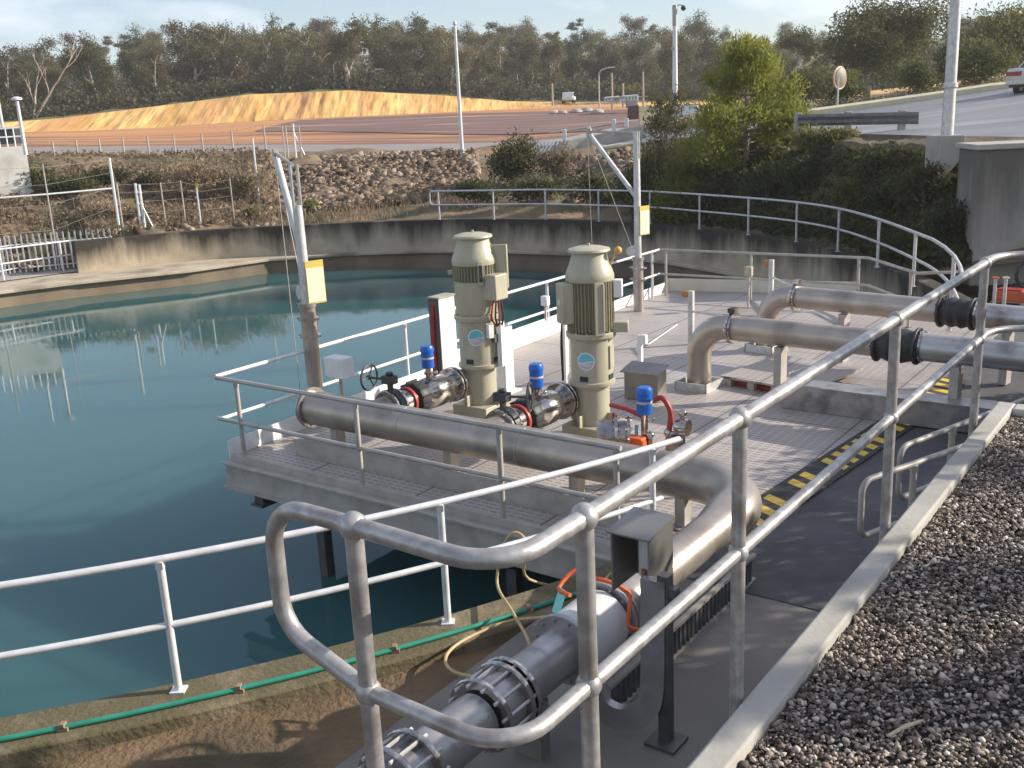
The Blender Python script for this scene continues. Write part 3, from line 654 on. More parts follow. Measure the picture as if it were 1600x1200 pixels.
discharge(3.08, 'bright stainless discharge line below the nearer, right-hand pump')
def butterfly(u, label, wheel_dir):
    v = 1.375; t = thing('butterfly_valve', label, 'valve', W(u, v, MZ-.21), 'handwheel valves on the discharge lines')
    link('valve_body', MB().lathe([(.19, -.05), (.21, -.04), (.21, .04), (.19, .05)], W(u, v, MZ), V, 30), IRON, t)
    b = MB().cyl(W(u, v, MZ+.19), W(u, v, MZ+.3), .035).ubox(u-.09, u+.08, v-.06, v+.06, MZ+.28, MZ+.38); b.cyl(W(u, v, MZ+.38), W(u, v, MZ+.42), .045)
    link('gearbox', b, IRON, t, bevel=.012)
    a = W(u, v, MZ+.33); d = wheel_dir.normalized(); c = a+d*.30
    h = MB().cyl(a, c+d*.02, .014); ref = Z; nx = (ref-d*ref.dot(d)).normalized(); ny = d.cross(nx); R = .155
    h.tube([c+(nx*math.cos(i*math.pi/14)+ny*math.sin(i*math.pi/14))*R for i in range(28)], .013, 8, closed=True)
    for k in range(3):
        q = 2*math.pi*k/3+.5; h.tube([c, c+(nx*math.cos(q)+ny*math.sin(q))*R], .010, 8)
    h.cyl(c-d*.02, c+d*.025, .028); link('handwheel', h, IRON, t)
butterfly(1.44, 'black gear valve with handwheel turned to the lake, behind the manifold end', -U*.9-V*.1)
butterfly(3.08, 'black gear valve whose handwheel faces the platform, nearer discharge line', U*.8+V*.35)

def airvalve(px, py, ztop, base, label):
    t = thing('air_valve', label, 'valve', base, 'blue capped air valves'); x, y, z = base
    link('blue_cap', MB().lathe([(.06, 0), (.078, .01), (.078, .20), (.084, .205), (.084, .245), (.07, .275), (.02, .285)], (x, y, ztop-.285), n=22), BLUE, t)
    b = MB().lathe([(.036, 0), (.036, .05), (.055, .055), (.055, .085), (.036, .09), (.036, ztop-.285-z)], (x, y, z), n=16); b.cyl((x-.03, y-.02, ztop-.36), (x+.09, y+.05, ztop-.36), .012); b.ball((x+.09, y+.05, ztop-.36), .025)
    link('stem', b, CHROME, t)
    link('name_band', MB().lathe([(.0785, 0), (.08, .003), (.08, .022), (.0785, .025)], (x, y, ztop-.17), n=22), mat('pale_band', (.5, .42, .42)), t)
airvalve(0, 0, 1.10, W(1.44, 2.06, MZ+.18), 'blue capped air valve on the far left discharge line')
airvalve(0, 0, 1.06, W(3.08, 2.02, MZ+.18), 'blue capped air valve between the two pumps')

# ------------------------------------------------------------------ pumps
def emblem(parent, c, R, ang, z, s=.085):
    """round sticker wrapped on a barrel of radius R"""
    def patch(name, test, rr, m, par):
        b = MB(); N, K = 28, 6; vs = []; fs = []
        rings = []
        for k in range(K+1):
            for i in range(N):
                q = 2*math.pi*i/N; x, y = math.cos(q)*rr*k/K, math.sin(q)*rr*k/K
                y = test(x, y, rr); a = ang+x/R
                vs.append((c[0]+(R+lift[0])*math.cos(a), c[1]+(R+lift[0])*math.sin(a), z+y))
        for k in range(K):
            for i in range(N): fs.append((k*N+i, k*N+(i+1) % N, (k+1)*N+(i+1) % N, (k+1)*N+i))
        b.add(vs, fs); return link(name, b, m, par)
    lift = [.003]; o = patch('emblem', lambda x, y, r: y, s, SIGNW2, parent)
    wave = lambda x: .010*math.sin(x/s*2.6)-.012
    lift[0] = .0045; patch('teal_field', lambda x, y, r: max(y, wave(x)+.005), s*.88, TEAL, o)
    patch('mauve_field', lambda x, y, r: min(y, wave(x)-.006), s*.88, MAUVE, o)
    b = MB()
    for k, (w_, zz) in enumerate(((.05, -.036), (.036, -.05))):
        vs = []
        for i in range(7):
            a = ang+(-w_+2*w_*i/6)/R
            for dz in (-.003, .003): vs.append((c[0]+(R+.006)*math.cos(a), c[1]+(R+.006)*math.sin(a), z+zz+dz))
        b.add(vs, [(2*i, 2*i+2, 2*i+3, 2*i+1) for i in range(6)])
    link('emblem_lettering', b, SIGNW2, o)
SIGNW2 = mat('emblem_white', (.78, .78, .76), (.74, .74, .72), 5, .4)
def pump(u, v, label, kind):
    c = W(u, v, 0); x, y = c.x, c.y; t = thing('vertical_pump', label, 'pump', (x, y, .01), 'vertical pumps')
    dz = .05 if kind == 1 else 0
    b = MB(); b.obox((x, y, .03), U*.30, V*.30, Z*.02); b.obox((x, y, .13), U*.27, V*.27, Z*.08)
    for a in range(4): b.obox((x+.25*math.cos(AU+a*1.5708), y+.25*math.sin(AU+a*1.5708), .28), (.06*math.cos(AU+a*1.5708), .06*math.sin(AU+a*1.5708), 0), (-.01*math.sin(AU+a*1.5708), .01*math.cos(AU+a*1.5708), 0), Z*.075)
    for su in (-1, 1):
        for sv in (-1, 1): b.cyl((x+(U.x*su+V.x*sv)*.265, y+(U.y*su+V.y*sv)*.265, .05), (x+(U.x*su+V.x*sv)*.265, y+(U.y*su+V.y*sv)*.265, .085), .02, n=6)
    link('base_plate', b, CREAM, t, bevel=.01)
    link('discharge_head', MB().lathe([(.20, .21), (.20, .68), (.265, .69), (.27, .70), (.27, .735), (.26, .74)], (x, y, 0), n=36), CREAM, t)
    b = MB().lathe([(.245, .74), (.245, 1.25+dz), (.285, 1.255+dz), (.29, 1.265+dz), (.29, 1.305+dz), (.28, 1.315+dz)], (x, y, 0), n=40); b.bolts((x, y, 1.285+dz), Z, .265, 12, .014, .045); link('motor_stool', b, CREAM, t)
    for a in (-2.05, -.55, 1.2):
        b = MB().obox((x+.247*math.cos(a), y+.247*math.sin(a), .79), (-.05*math.sin(a), .05*math.cos(a), 0), (.004*math.cos(a), .004*math.sin(a), 0), Z*.03)
        link('stool_window', b, BLACK, t)
    a = math.radians(-60); b = MB()
    for i in range(8):
        q = a+.55-.0+(i/7-.5)*.34; b.obox((x+.25*math.cos(q), y+.25*math.sin(q), 1.02), (-.006*math.sin(q), .006*math.cos(q), 0), (.008*math.cos(q), .008*math.sin(q), 0), Z*.13)
    b.obox((x+.25*math.cos(a+.55), y+.25*math.sin(a+.55), 1.02), (-.055*math.sin(a+.55), .055*math.cos(a+.55), 0), (.007*math.cos(a+.55), .007*math.sin(a+.55), 0), Z*.135)
    link('guard_grille', b, CREAM, t)
    fm = (lambda k: 1.0 if k % 4 < 2 else .90)
    if kind == 1:
        link('motor_skirt', MB().lathe([(.25, 1.366), (.262, 1.40), (.262, 1.78), (.25, 1.79)], (x, y, 0), n=40), CREAM, t); z0 = 1.79
    else: z0 = 1.32
    z1 = 2.02 if kind == 1 else 1.93
    link('finned_motor', MB().lathe([(.255, z0), (.274, z0+.01), (.274, z1)], (x, y, 0), n=160, mod=fm), FINM, t)
    link('fan_cowl', MB().lathe([(.274, z1-.03), (.280, z1+.0), (.278, z1+.03), (.262, z1+.08), (.225, z1+.17), (.203, z1+.24), (.196, z1+.29)], (x, y, 0), n=44), CREAM, t)
    link('rain_cap', MB().lathe([(.19, z1+.285), (.238, z1+.292), (.243, z1+.302), (.236, z1+.325), (.15, z1+.348), (.02, z1+.355)], (x, y, 0), n=40).cyl((x, y, z1+.36), (x, y, z1+.385), .015), CREAM, t)
    def radial(a, r, z, w_, dep, h): return dict(c=(x+r*math.cos(a), y+r*math.sin(a), z), ax=(-w_*math.sin(a), w_*math.cos(a), 0), ay=(dep*math.cos(a), dep*math.sin(a), 0), az=(0, 0, h))
    AF = math.atan2(-y, -x)               # towards the camera
    if kind == 1:
        b = MB(); b.obox(**radial(AF+.9, .30, 1.72, .13, .11, .16)); link('terminal_box', b, CREAM, t, bevel=.018)
        b = MB(); b.obox(**radial(AF+1.35, .31, 2.0, .015, .10, .22)); b.obox(**radial(AF+1.35, .41, 1.95, .03, .012, .27)); link('conduit_bracket', b, CREAM, t, bevel=.008)
        b = MB(); b.obox(**radial(AF+.25, .27, 1.9, .035, .02, .15)); b2 = MB(); b2.obox(**radial(AF+.25, .285, 1.9, .022, .01, .10)); o = link('lifting_lug', b, CREAM, t, bevel=.006); link('lug_slot', b2, BLACK, o)
        b = MB(); b.obox(**radial(AF-1.5, .29, 1.9, .012, .045, .03)); link('lifting_eye', b, CREAM, t, bevel=.01)
        cb = MB(); cw = MB()
        for i, a in enumerate((.62, .75, .88, 1.02)):
            p0 = Vector((x+.36*math.cos(AF+a), y+.36*math.sin(AF+a), 1.57)); p1 = Vector((x+(.33+.02*i)*math.cos(AF+a-.05), y+(.33+.02*i)*math.sin(AF+a-.05), 1.34)); p2 = Vector((x+.30*math.cos(AF+.95+.1*i), y+.30*math.sin(AF+.95+.1*i), 1.22-.02*i))
            (cb if i % 2 else cw).tube(catmull([p0, p1, p2], 6), .012, 8)
        link('black_cable', cb, BLACK, t); link('red_cable', cw, RED, t)
        b = MB(); b.obox(**radial(AF+.55, .285, 1.17, .04, .03, .085)); link('junction_box', b, WHITE, t, bevel=.008)
        b = MB(); b.obox(**radial(AF+1.15, .31, .98, .06, .03, .28)); link('cable_duct', b, WHITE, t)
        b = MB(); b.obox(**radial(AF+.9, .28, 1.07, .05, .02, .05)); link('green_tag', b, mat('dull_green', (.06, .09, .05)), t)
        emblem(t, (x, y), .245, AF-.12, 1.10, .105)
    else:
        b = MB(); b.obox(**radial(AF-1.15, .31, 1.66, .10, .075, .23)); o = link('terminal_box', b, CREAM, t, bevel=.018); b = MB(); b.obox(**radial(AF-1.15, .387, 1.68, .02, .004, .03)); link('gland_plate', b, WHITE, o)
        b = MB(); b.obox(**radial(AF+.35, .285, 1.60, .055, .02, .30)); b.obox(**radial(AF+.50, .30, 1.62, .012, .02, .27)); link('conduit_bracket', b, CREAM, t, bevel=.006)
        b = MB(); b.obox(**radial(AF+1.45, .32, 1.80, .06, .05, .10)); link('junction_box', b, WHITE, t, bevel=.01)
        b = MB(); b.obox(**radial(AF+1.5, .33, 1.36, .09, .10, .06)); link('side_bracket', b, CREAM, t, bevel=.01)
        b = MB().cyl((x+.21*math.cos(AF+1.4), y+.21*math.sin(AF+1.4), 2.02), (x+.31*math.cos(AF+1.4), y+.31*math.sin(AF+1.4), 2.22), .012); b.ball((x+.33*math.cos(AF+1.4), y+.33*math.sin(AF+1.4), 2.23), .045); link('beacon', b, mat('amber_lens', (.62, .36, .12)), t)
        emblem(t, (x, y), .245, AF-.28, 1.0, .105)
    return t
pump(1.62, 2.85, 'cream vertical pump farther along the platform, with plain skirt and red cables', 1)
pump(3.36, 2.75, 'cream vertical pump nearer the camera, ribbed motor all the way down', 2)

# cable risers
t = thing('cable_riser', 'tall brown-faced cable riser with red hoses, left of the far pump', 'cable riser', W(1.05, 3.6), 'cable risers')
p = at(704, 590, .35); q = Vector((p.x, p.y, 0))
b = MB(); b.obox(q+Z*.86, U*.015+V*0, V*.16, Z*.60); link('riser_tray', b, WHITE, t); link('riser_face', MB().obox(q+U*-.08+V*-.16+Z*.86, U*.08, V*.012, Z*.60), mat('maroon_face', (.09, .055, .05), (.13, .08, .07), 5, .5), t)
b = MB()
for i in range(2): b.tube(catmull([q+U*(-.10+.03*i)+V*-.18+Z*.2, q+U*(-.11+.03*i)+V*-.19+Z*(.8+.1*i), q+U*(-.09+.02*i)+V*-.18+Z*1.36], 6), .014, 8)
link('red_hose', b, mat('dark_red', (.32, .03, .03), (.4, .05, .04)), t); link('riser_cap', MB().obox(q+U*-.06+Z*1.47, U*.1, V*.18, Z*.008), CREAM, t); link('riser_leg', MB().obox(q+Z*.14, U*.02, V*.03, Z*.13), GALVD, t)
p = at(796, 612, 0)
t = thing('cable_riser', 'bright white upright cable riser standing between the two pumps', 'cable riser', p, 'cable risers')
b = MB(); b.obox(p+Z*.47, U*.025, V*.10, Z*.46); b.obox(p+U*-.06+V*-.10+Z*.47, U*.06, V*.008, Z*.46); link('riser_tray', b, WHITE, t, bevel=.006); link('riser_foot', MB().obox(p+Z*.02, U*.12, V*.14, Z*.01), WHITE, t)
p = at(886, 600, 0)
t = thing('cable_riser', 'slim dark cable riser close against the left of the nearer pump', 'cable riser', p, 'cable risers')
link('riser_tray', MB().obox(p+Z*.5, U*.02, V*.04, Z*.49), WHITE, t); b = MB()
for i in range(3): b.tube(catmull([p+U*(-.05)+V*(-.03+.03*i)+Z*.05, p+U*(-.06)+V*(-.03+.03*i)+Z*.6, p+U*-.02+V*(-.03+.03*i)+Z*1.02], 5), .012, 8)
link('black_cable', b, BLACK, t); link('lamp_head', MB().box(p+Z*1.04, .07, .07, .08), CREAM, t, bevel=.01)

# rail mounted boxes, posts, cabinet
def smallbox(px, py, z, s, label, m=WHITE, stem=.25):
    p = at(px, py, z); t = thing('control_box', label, 'control box', p, 'small boxes on the handrails')
    link('box_body', MB().obox(p, U*s[0], V*s[1], Z*s[2]), m, t, bevel=.012); link('bracket', MB().obox(p-Z*(s[2]+stem/2), U*.015, V*.015, Z*(stem/2)), GALVD, t); return t
smallbox(530, 573, .80, (.165, .10, .13), 'white control box on the lake side rail, beside the left hoist')
smallbox(852, 470, .82, (.06, .05, .08), 'little white box clipped to the rail between the two pumps')
smallbox(1170, 424, .72, (.07, .05, .09), 'little grey box on the far end handrail', CREAM, .6)
t = thing('cabinet', 'brown stainless cabinet with sloping lid, standing on the deck behind the spare outlet', 'cabinet', at(1008, 628, 0))
p = at(1008, 624, 0); b = MB(); b.prism([p-U*.25-V*.12+Z*.02, p-U*.25+V*.14+Z*.02, p-U*.25+V*.14+Z*.44, p-U*.25-V*.12+Z*.38], U*.5); link('cabinet_body', b, SHEET, t, bevel=.008)
link('cabinet_lid', MB().prism([p-U*.28-V*.17+Z*.385, p-U*.28+V*.16+Z*.455, p-U*.28+V*.16+Z*.47, p-U*.28-V*.17+Z*.40], U*.56), SHEET, t)
p = at(1001, 590, 0); t = thing('bollard_post', 'thin white post with a small head, behind the stainless cabinet', 'post', p)
link('post_shaft', MB().obox(p+Z*.32, U*.03, V*.03, Z*.31), WHITE, t); link('post_head', MB().obox(p+Z*.57+U*.06, U*.045, V*.04, Z*.07), WHITE, t, bevel=.01)

# spare outlet (third position) with its own valve
p = at(975, 700, .42); q = Vector((p.x, p.y, 0))
t = thing('spare_outlet', 'unfinished third outlet with bolted flanges and red fittings behind the manifold', 'pipe fitting', q)
XA = Vector((1, -.12, 0)); b = MB(); flange(b, q+Z*.56-XA*.07, XA, .22, .035, 10, .018); flange(b, q+Z*.56+XA*.05, XA, .22, .035, 10, .018); link('bolted_flange', b, CHROME, t)
link('branch_pipe', MB().lathe([(.15, -.22), (.15, .10)], q+Z*.56-XA*.05, XA, 26).cyl(q+Z*.02, q+Z*.36, .10), STEELB, t)
link('red_lever', MB().tube([q+Z*.86-U*.15, q+Z*.84+U*.05, q+Z*.78+U*.24], .026, 8).obox(q+Z*.74-U*.1, U*.02, V*.02, Z*.04), RED, t)
link('orange_block', MB().obox(q+Z*.52+U*.20-V*.10, U*.09, V*.06, Z*.08), ORANGE, t, bevel=.01)
link('blue_tag', MB().obox(q+Z*.62+U*.15, U*.02, V*.005, Z*.07), TEAL, t)
link('red_hose', MB().tube(catmull([q+U*.36+Z*.98, q+U*.45+Z*1.0, q+U*.53+Z*.86, q+U*.50+Z*.62], 6), .028, 10), RED, t)
b = MB(); 
for dx, hh in ((.30, .60), (.50, .66), (.66, .88)): b.cyl(q+U*dx+Z*.04, q+U*dx+Z*hh, .026); b.ball(q+U*dx+Z*hh, .045); b.lathe([(.05, 0), (.05, .03)], q+U*dx+Z*(hh*.6), n=14)
b.tube([q+U*.5+Z*.64, q+U*.66+Z*.68], .03, 10); b.lathe([(.08, -.06), (.10, 0), (.08, .06)], q+U*.66+Z*.74, U, 18); b.lathe([(.07, -.05), (.09, 0), (.07, .05)], q+U*.60+Z*.58-V*.05, V, 18); b.tube([q+U*.3+Z*.3, q+U*.66+Z*.32], .028, 10)
link('small_pipework', b, CHROME, t)
airvalve(0, 0, 1.10, W(*[ (q+U*.24-O).dot(a) for a in (U, V)], .42), 'blue capped air valve on the unfinished outlet, nearest the camera')

# ------------------------------------------------------------------ davit hoists
def davit(label, base, ztop, zs, jib, jz, brz, sgn, slab, lean=Vector((0, 0, 0))):
    x, y = base.x, base.y; t = thing('davit_hoist', label, 'hoist', (x, y, base.z), 'davit hoists'); P = lambda z: Vector((x, y, z))
    b = MB().lathe([(.10, base.z), (.10, zs-.05), (.115, zs-.05), (.115, zs)], (x, y, 0), n=20)
    for z in (zs-.42, zs-.20): b.obox(P(z), U*.16, V*.05, Z*.012); b.obox(P(z), U*.04, V*.14, Z*.012)
    link('base_sleeve', b, STEEL, t)
    link('mast', MB().tube([P(zs), P(brz-.02), P(ztop-.5)], [.068, .066, .060], 18), GALV, t)
    tip = P(jz)+jib; side = jib.normalized().cross(Z)
    b = MB()
    for s in (-1, 1): b.obox(P(ztop-.28)+side*.045*s, side*.006, jib.normalized()*.045, Z*.27)
    link('mast_head', b, GALV, t)
    k = P(ztop-.03); link('jib_arm', MB().tube([k, tip], .022, 10), GALVD, t)
    link('brace', MB().tube([P(brz), tip-Z*.05], .045, 14), GALV, t)
    b = MB().lathe([(.05, -.02), (.06, -.015), (.05, 0), (.06, .015), (.05, .02)], tip-Z*.06, side, 18); b.obox(tip-Z*.02, side*.03, jib.normalized()*.04, Z*.07); link('sheave', b, GALVD, t)
    w0 = P(zs+.12)-jib.normalized()*-.12
    b = MB().lathe([(.07, -.05), (.07, .05)], w0, side, 18).lathe([(.09, -.062), (.09, -.05)], w0, side, 18).lathe([(.09, .05), (.09, .062)], w0, side, 18); b.tube([w0+side*.062, w0+side*.13, w0+side*.13+Z*.12], .01, 8); link('winch', b, GALV, t)
    n1 = tip-Z*.12; link('wire_rope', MB().tube([n1, w0+Z*.05], .0055, 6).tube([n1+jib.normalized()*.04, Vector((n1.x, n1.y, sgn[0]))], .0055, 6), CABLE, t)
    # sign clamped to the mast, turned to the sun side
    a = sgn[1]; c = P(sgn[2])+a*.11; s2 = a.cross(Z)
    pl = link('sign_plate', MB().obox(c+s2*.075, a*.125, s2*.006, Z*.27), SIGNY, t)
    link('sign_panel', MB().obox(c+s2*.083-Z*.035, a*.118, s2*.002, Z*.215), SIGNW, pl)
    b = MB()
    for i in range(5): b.obox(c+s2*.0862+Z*(.06-.055*i), a*(.05 if i % 2 else .042), s2*.0008, Z*.007)
    return t
d1 = at(487, 548, .96); d1 = Vector((d1.x, d1.y, -.3))
davit('grey davit hoist at the near left corner of the platform, yellow sign on its mast', d1, 3.30, 1.58, (-U*.62+V*.28), 3.42, 2.22, (.1, Vector((.8, .6, 0)), 1.84), None)
d2 = at(998, 487, 0); d2 = Vector((d2.x, d2.y, .012))
davit('grey davit hoist at the far end of the platform, in front of the green trees', d2, 3.38, 1.05, (-U*.95-V*.1), 3.40, 2.15, (1.0, Vector((.8, .6, 0)), 1.74), None)

# ------------------------------------------------------------------ the two suction lines at the right
def line(label, f1, j0, j1, e, z, post):
    A, J0, J1, E = (at(*q, z) for q in (f1, j0, j1, e)); d = (E-A).normalized(); r = .165; bz = .42; c0 = A-d*.06
    t = thing('suction_pipe', label, 'pipe', (*(c0-d*bz).xy, .02), 'suction pipes crossing the deck')
    el = arc(c0-Z*bz, c0-d*bz-Z*bz, c0, 12); link('elbow', MB().tube([c0-d*bz-Z*(z-.02)]+el+[A], r, 30), STEEL, t)
    b = MB().lathe([(r+.035, -.02), (r+.045, 0), (r+.035, .02)], A, d, 30).lathe([(r+.04, .03), (r+.05, .045), (r+.04, .06)], A, d, 30).obox(A+Z*(r+.07)+d*.02, d*.05, d.cross(Z)*.06, Z*.03); link('clamp', b, CHROME, t)
    link('pipe_run', MB().tube([A+d*.02, J0-d*.02], r, 30), STEEL, t)
    b = MB(); flange(b, J0, d, .222, .035, 10); flange(b, J1, d, .222, .035, 10); link('joint_flange', b, IRON, t)
    L = (J1-J0).length; link('rubber_bellows', MB().lathe([(.17, 0), (.185, L*.18), (.21, L*.34), (.185, L*.5), (.21, L*.66), (.185, L*.82), (.17, L)], J0, d, 30), BLACK, t)
    link('outlet_pipe', MB().tube([J1, E+d*2.2], r, 30), STEELB, t); link('end_clamp', MB().lathe([(r+.02, 0), (r+.03, .02), (r+.02, .04)], J1+d*.03, d, 30), CHROME, t)
    n = d.cross(Z)
    for s in (.36, .9):
        p = A+(J0-A)*s if s < .5 else J1+d*.45
        link('pipe_stand', MB().obox(Vector((p.x, p.y, (z-r)/2)), d*.05, n*.09, Z*((z-r)/2-.012)), GALVD, t)
    q = c0-d*bz; b = MB()
    for s, a1, a2 in ((-1, d, n), (1, d, n), (-1, n, d), (1, n, d)): b.obox(q+a1*.23*s-Z*(q.z-.07), a1*.012, a2*.242, Z*.058)
    link('floor_collar', b, GALV, t)
    # beacon post
    p = at(*post[0], 0); bt = thing('beacon_post', post[1], 'beacon', p, 'orange beacon posts')
    link('post_shaft', MB().obox(p+Z*.66, U*.035, V*.03, Z*.66), GALV, bt); link('beacon_lens', MB().lathe([(.04, 0), (.045, .03), (.04, .09)], p+Z*1.27-U*.035, -U, 14), AMBER, bt)
    link('arm', MB().tube([p+Z*1.04, Vector((A.x, A.y, p.z+1.04))], .018, 8), GALV, bt); return t
line('nearer stainless suction pipe bending up out of the deck, black rubber joint', (1143, 512), (1372, 536), (1434, 541), (1600, 559), .9, ((1080, 600), 'post with orange beacon behind the nearer suction pipe'))
line('farther stainless suction pipe, behind and above the nearer one', (1243, 464), (1472, 486), (1522, 491), (1640, 503), .9, ((1203, 531), 'post with orange beacon behind the farther suction pipe'))
# hatch with red seal
A, B = at(1125, 588, .13), at(1262, 612, .13); d = (B-A).normalized(); n = Vector((-d.y, d.x, 0)); L = (B-A).length
t = thing('deck_hatch', 'raised grey deck hatch with a red seal under its front edge', 'hatch', (A+B)/2-Z*.12)
link('hatch_lid', MB().obox((A+B)/2+n*.75, d*(L/2), n*.75, Z*.014), GRATE, t); link('red_seal', MB().obox((A+B)/2+n*.10-Z*.088, d*(L/2-.02), n*.01, Z*.028), RED, t)
for i in range(4): link('hatch_block', MB().obox(A.lerp(B, .1+.27*i)+n*.03-Z*.066, d*.05, n*.045, Z*.05), GALVD, t)
link('lid_handle', MB().tube([(A+B)/2+n*.5+d*.1+Z*.015, (A+B)/2+n*.5+d*.1+Z*.05, (A+B)/2+n*.9+d*.1+Z*.05, (A+B)/2+n*.9+d*.1+Z*.015], .012, 8), WHITE, t)
one('lifting_bar', MB().tube([at(1010, 540, .02), at(1010, 540, .05), at(1058, 507, .05), at(1058, 507, .02)], .012, 8), WHITE, 'thin white lifting bar lying on the deck before the far hoist', 'lifting bar')
# long pale cover on the deck edge
A = at(1222, 638, .012); prof = [(0.12, 0), (5.2, 0), (5.2, .33), (.42, .33)]+[(.42-.38*math.sin(math.radians(a)), -.05+.38*math.cos(math.radians(a))) for a in range(12, 84, 12)]
t = thing('duct_cover', 'long low pale steel duct with a rounded end, crossing the deck edge', 'duct', A)
link('cover_plate', MB().prism([A+U*(a-.12)+Z*b_ for a, b_ in prof], V*.32), STEELB, t, bevel=.008)
link('cover_flange', MB().obox(A+U*2.8+V*-.02+Z*.326, U*2.3, V*.03, Z*.006), STEELB, t)

# ------------------------------------------------------------------ delivery line on the pad
NU = 6.2
t = thing('flow_meter', 'white enamelled flow meter between bolted flanges, orange cable over it', 'flow meter', W(NU, -1.98, .3))
b = MB(); flange(b, W(NU, -1.71, MZ), V, .235, .04, 12); flange(b, W(NU, -1.665, MZ), V, .235, .03, 12); flange(b, W(NU, -2.22, MZ), V, .235, .04, 12); link('meter_flange', b, STEELB, t)
link('meter_body', MB().lathe([(.16, 0), (.205, .03), (.205, .44), (.16, .47)], W(NU, -2.2, MZ), V, 36), WARMW, t)
R_ = .265; cab = [W(NU+R_*math.cos(a), -1.71+.02*math.sin(a*3), MZ+R_*math.sin(a)) for a in np.linspace(2.35, .25, 12)]
cab = [W(NU-.10, -1.98, MZ+.24), W(NU-.24, -1.90, MZ+.22), W(NU-.20, -1.74, MZ+.30)]+cab[2:-3]+[W(NU+.22, -1.78, MZ+.14), W(NU+.25, -1.84, MZ+.05), W(NU+.34, -1.78, MZ+.03), W(NU+.42, -1.70, MZ+.10)]
link('orange_cable', MB().tube(catmull(cab, 3), .014, 10), ORANGE, t)
p = W(NU-.20, -1.96, MZ+.16); link('paper_tag', MB().obox(p, (U*.8-V*.4).normalized()*.045, (V*.35+U*.15+Z*.9).normalized()*.085, (U*.3-V*.9+Z*.3).normalized()*.0015), TAGT, t)
t = thing('delivery_pipe', 'grey stainless delivery pipe with bolted couplings running towards the camera', 'pipe', W(NU, -3, .3))
link('pipe_run', MB().tube([W(NU, -2.24, MZ), W(NU, -2.80, MZ)], NR, 32), STEELB, t)
link('pipe_run', MB().tube([W(NU, -3.1, MZ), W(NU, -3.62, MZ)], NR, 32), STEELB, t)
link('pipe_run', MB().tube([W(NU, -3.8, MZ), W(NU, -7, MZ)], NR, 32), STEELB, t)
b = MB()
for v in (-2.79, -2.85): b.lathe([(.215, -.018), (.222, -.01), (.222, .01), (.215, .018)], W(NU, v, MZ), V, 34)
for v in (-3.06, -3.62, -3.8): b.lathe([(.215, -.018), (.222, -.01), (.222, .01), (.215, .018)], W(NU, v, MZ), V, 34)
link('coupling_flange', b, CHROME, t)
link('tie_bolts', MB().bolts(W(NU, -2.95, MZ), V, .195, 12, .011, .16), GALV, t); link('tie_bolts', MB().bolts(W(NU, -3.71, MZ), V, .195, 12, .011, .14), GALV, t)
b = MB().lathe([(.165, 0), (.18, .03), (.18, .17), (.165, .2)], W(NU, -3.05, MZ), V, 32); link('coupling_sleeve', b, STEELB, t); link('coupling_sleeve', MB().lathe([(.165, 0), (.165, .18)], W(NU, -3.8, MZ), V, 32), STEELB, t)
for v in (-2.6, -3.4): link('pipe_support', MB().ubox(NU-.1, NU+.1, v-.05, v+.05, -.011, MZ-NR+.02), CONCD, t)
# grated drain beside it
t = thing('drain_grate', 'dark steel grate standing along the foot of the delivery pipe', 'grate', W(6.42, -1, 0))
b = MB()
for i in range(34): b.ubox(6.40, 6.43, -2.0+i*.065, -1.97+i*.065, .0, .20)
link('bars', b, DARKST, t); link('edge_frame', MB().ubox(6.395, 6.435, -2.05, .25, .20, .225).ubox(6.395, 6.435, -2.05, .25, -.011, .012), GALVD, t)
# instrument stand
p = at(1041, 1160, -.012); t = thing('instrument_stand', 'hooded stainless instrument box on a post beside the flow meter', 'instrument stand', p)
link('stand_post', MB().obox(p+Z*.56, U*.035, V*.035, Z*.56).obox(p+Z*.012, U*.10, V*.10, Z*.010), DARKST, t)
cc = atD(1003, 835, 5.66); zt_ = cc.z; c = Vector((cc.x, cc.y, 0))
b = MB(); hw, hd = .125, .15; zb, zf, zk = zt_-.34, zt_+.045, zt_+.075
b.prism([c-U*hw+V*hd+Z*zb, c-U*hw+V*hd+Z*zk, c-U*hw+V*(hd-.012)+Z*zk, c-U*hw+V*(hd-.012)+Z*zb], U*2*hw)
for s in (-1, 1): b.prism([c+U*(hw*s-.006)-V*hd+Z*zb, c+U*(hw*s-.006)+V*hd+Z*zb, c+U*(hw*s-.006)+V*hd+Z*zk, c+U*(hw*s-.006)-V*hd+Z*zf], U*.012)
link('hood', b, SHEET, t); link('lid', MB().prism([c-U*(hw+.02)-V*(hd+.03)+Z*(zf+.002), c-U*(hw+.02)+V*(hd+.01)+Z*(zk+.012), c-U*(hw+.02)+V*(hd+.01)+Z*(zk+.022), c-U*(hw+.02)-V*(hd+.03)+Z*(zf+.012)], U*(2*hw+.04)), SHEET, t)
link('instrument', MB().obox(c+U*.03+V*.05+Z*(zt_-.16), U*.06, V*.05, Z*.12), WHITE, t, bevel=.01)
link('gland', MB().cyl(c+U*.02-V*.02+Z*(zb-.03), c+U*.02-V*.02+Z*(zb+.12), .016), mat('brown_gland', (.4, .2, .06)), t)
jp = [atD(1022, 905, 5.42), atD(1022, 1000, 5.42), atD(1021, 1068, 5.42), atD(1013, 1102, 5.42), atD(990, 1120, 5.44), atD(962, 1118, 5.46), atD(938, 1102, 5.48), atD(925, 1075, 5.5)]
b = MB(); jj = catmull(jp, 4); vs = []; N = len(jj)
for i, q in enumerate(jj):
    tg = (jj[min(i+1, N-1)]-jj[max(i-1, 0)]).normalized(); sd_ = tg.cross(V*.75+U*-.1).normalized(); nn = tg.cross(sd_)
    vs += [q+sd_*.075+nn*.03, q-sd_*.075+nn*.03, q-sd_*.075-nn*.03, q+sd_*.075-nn*.03]
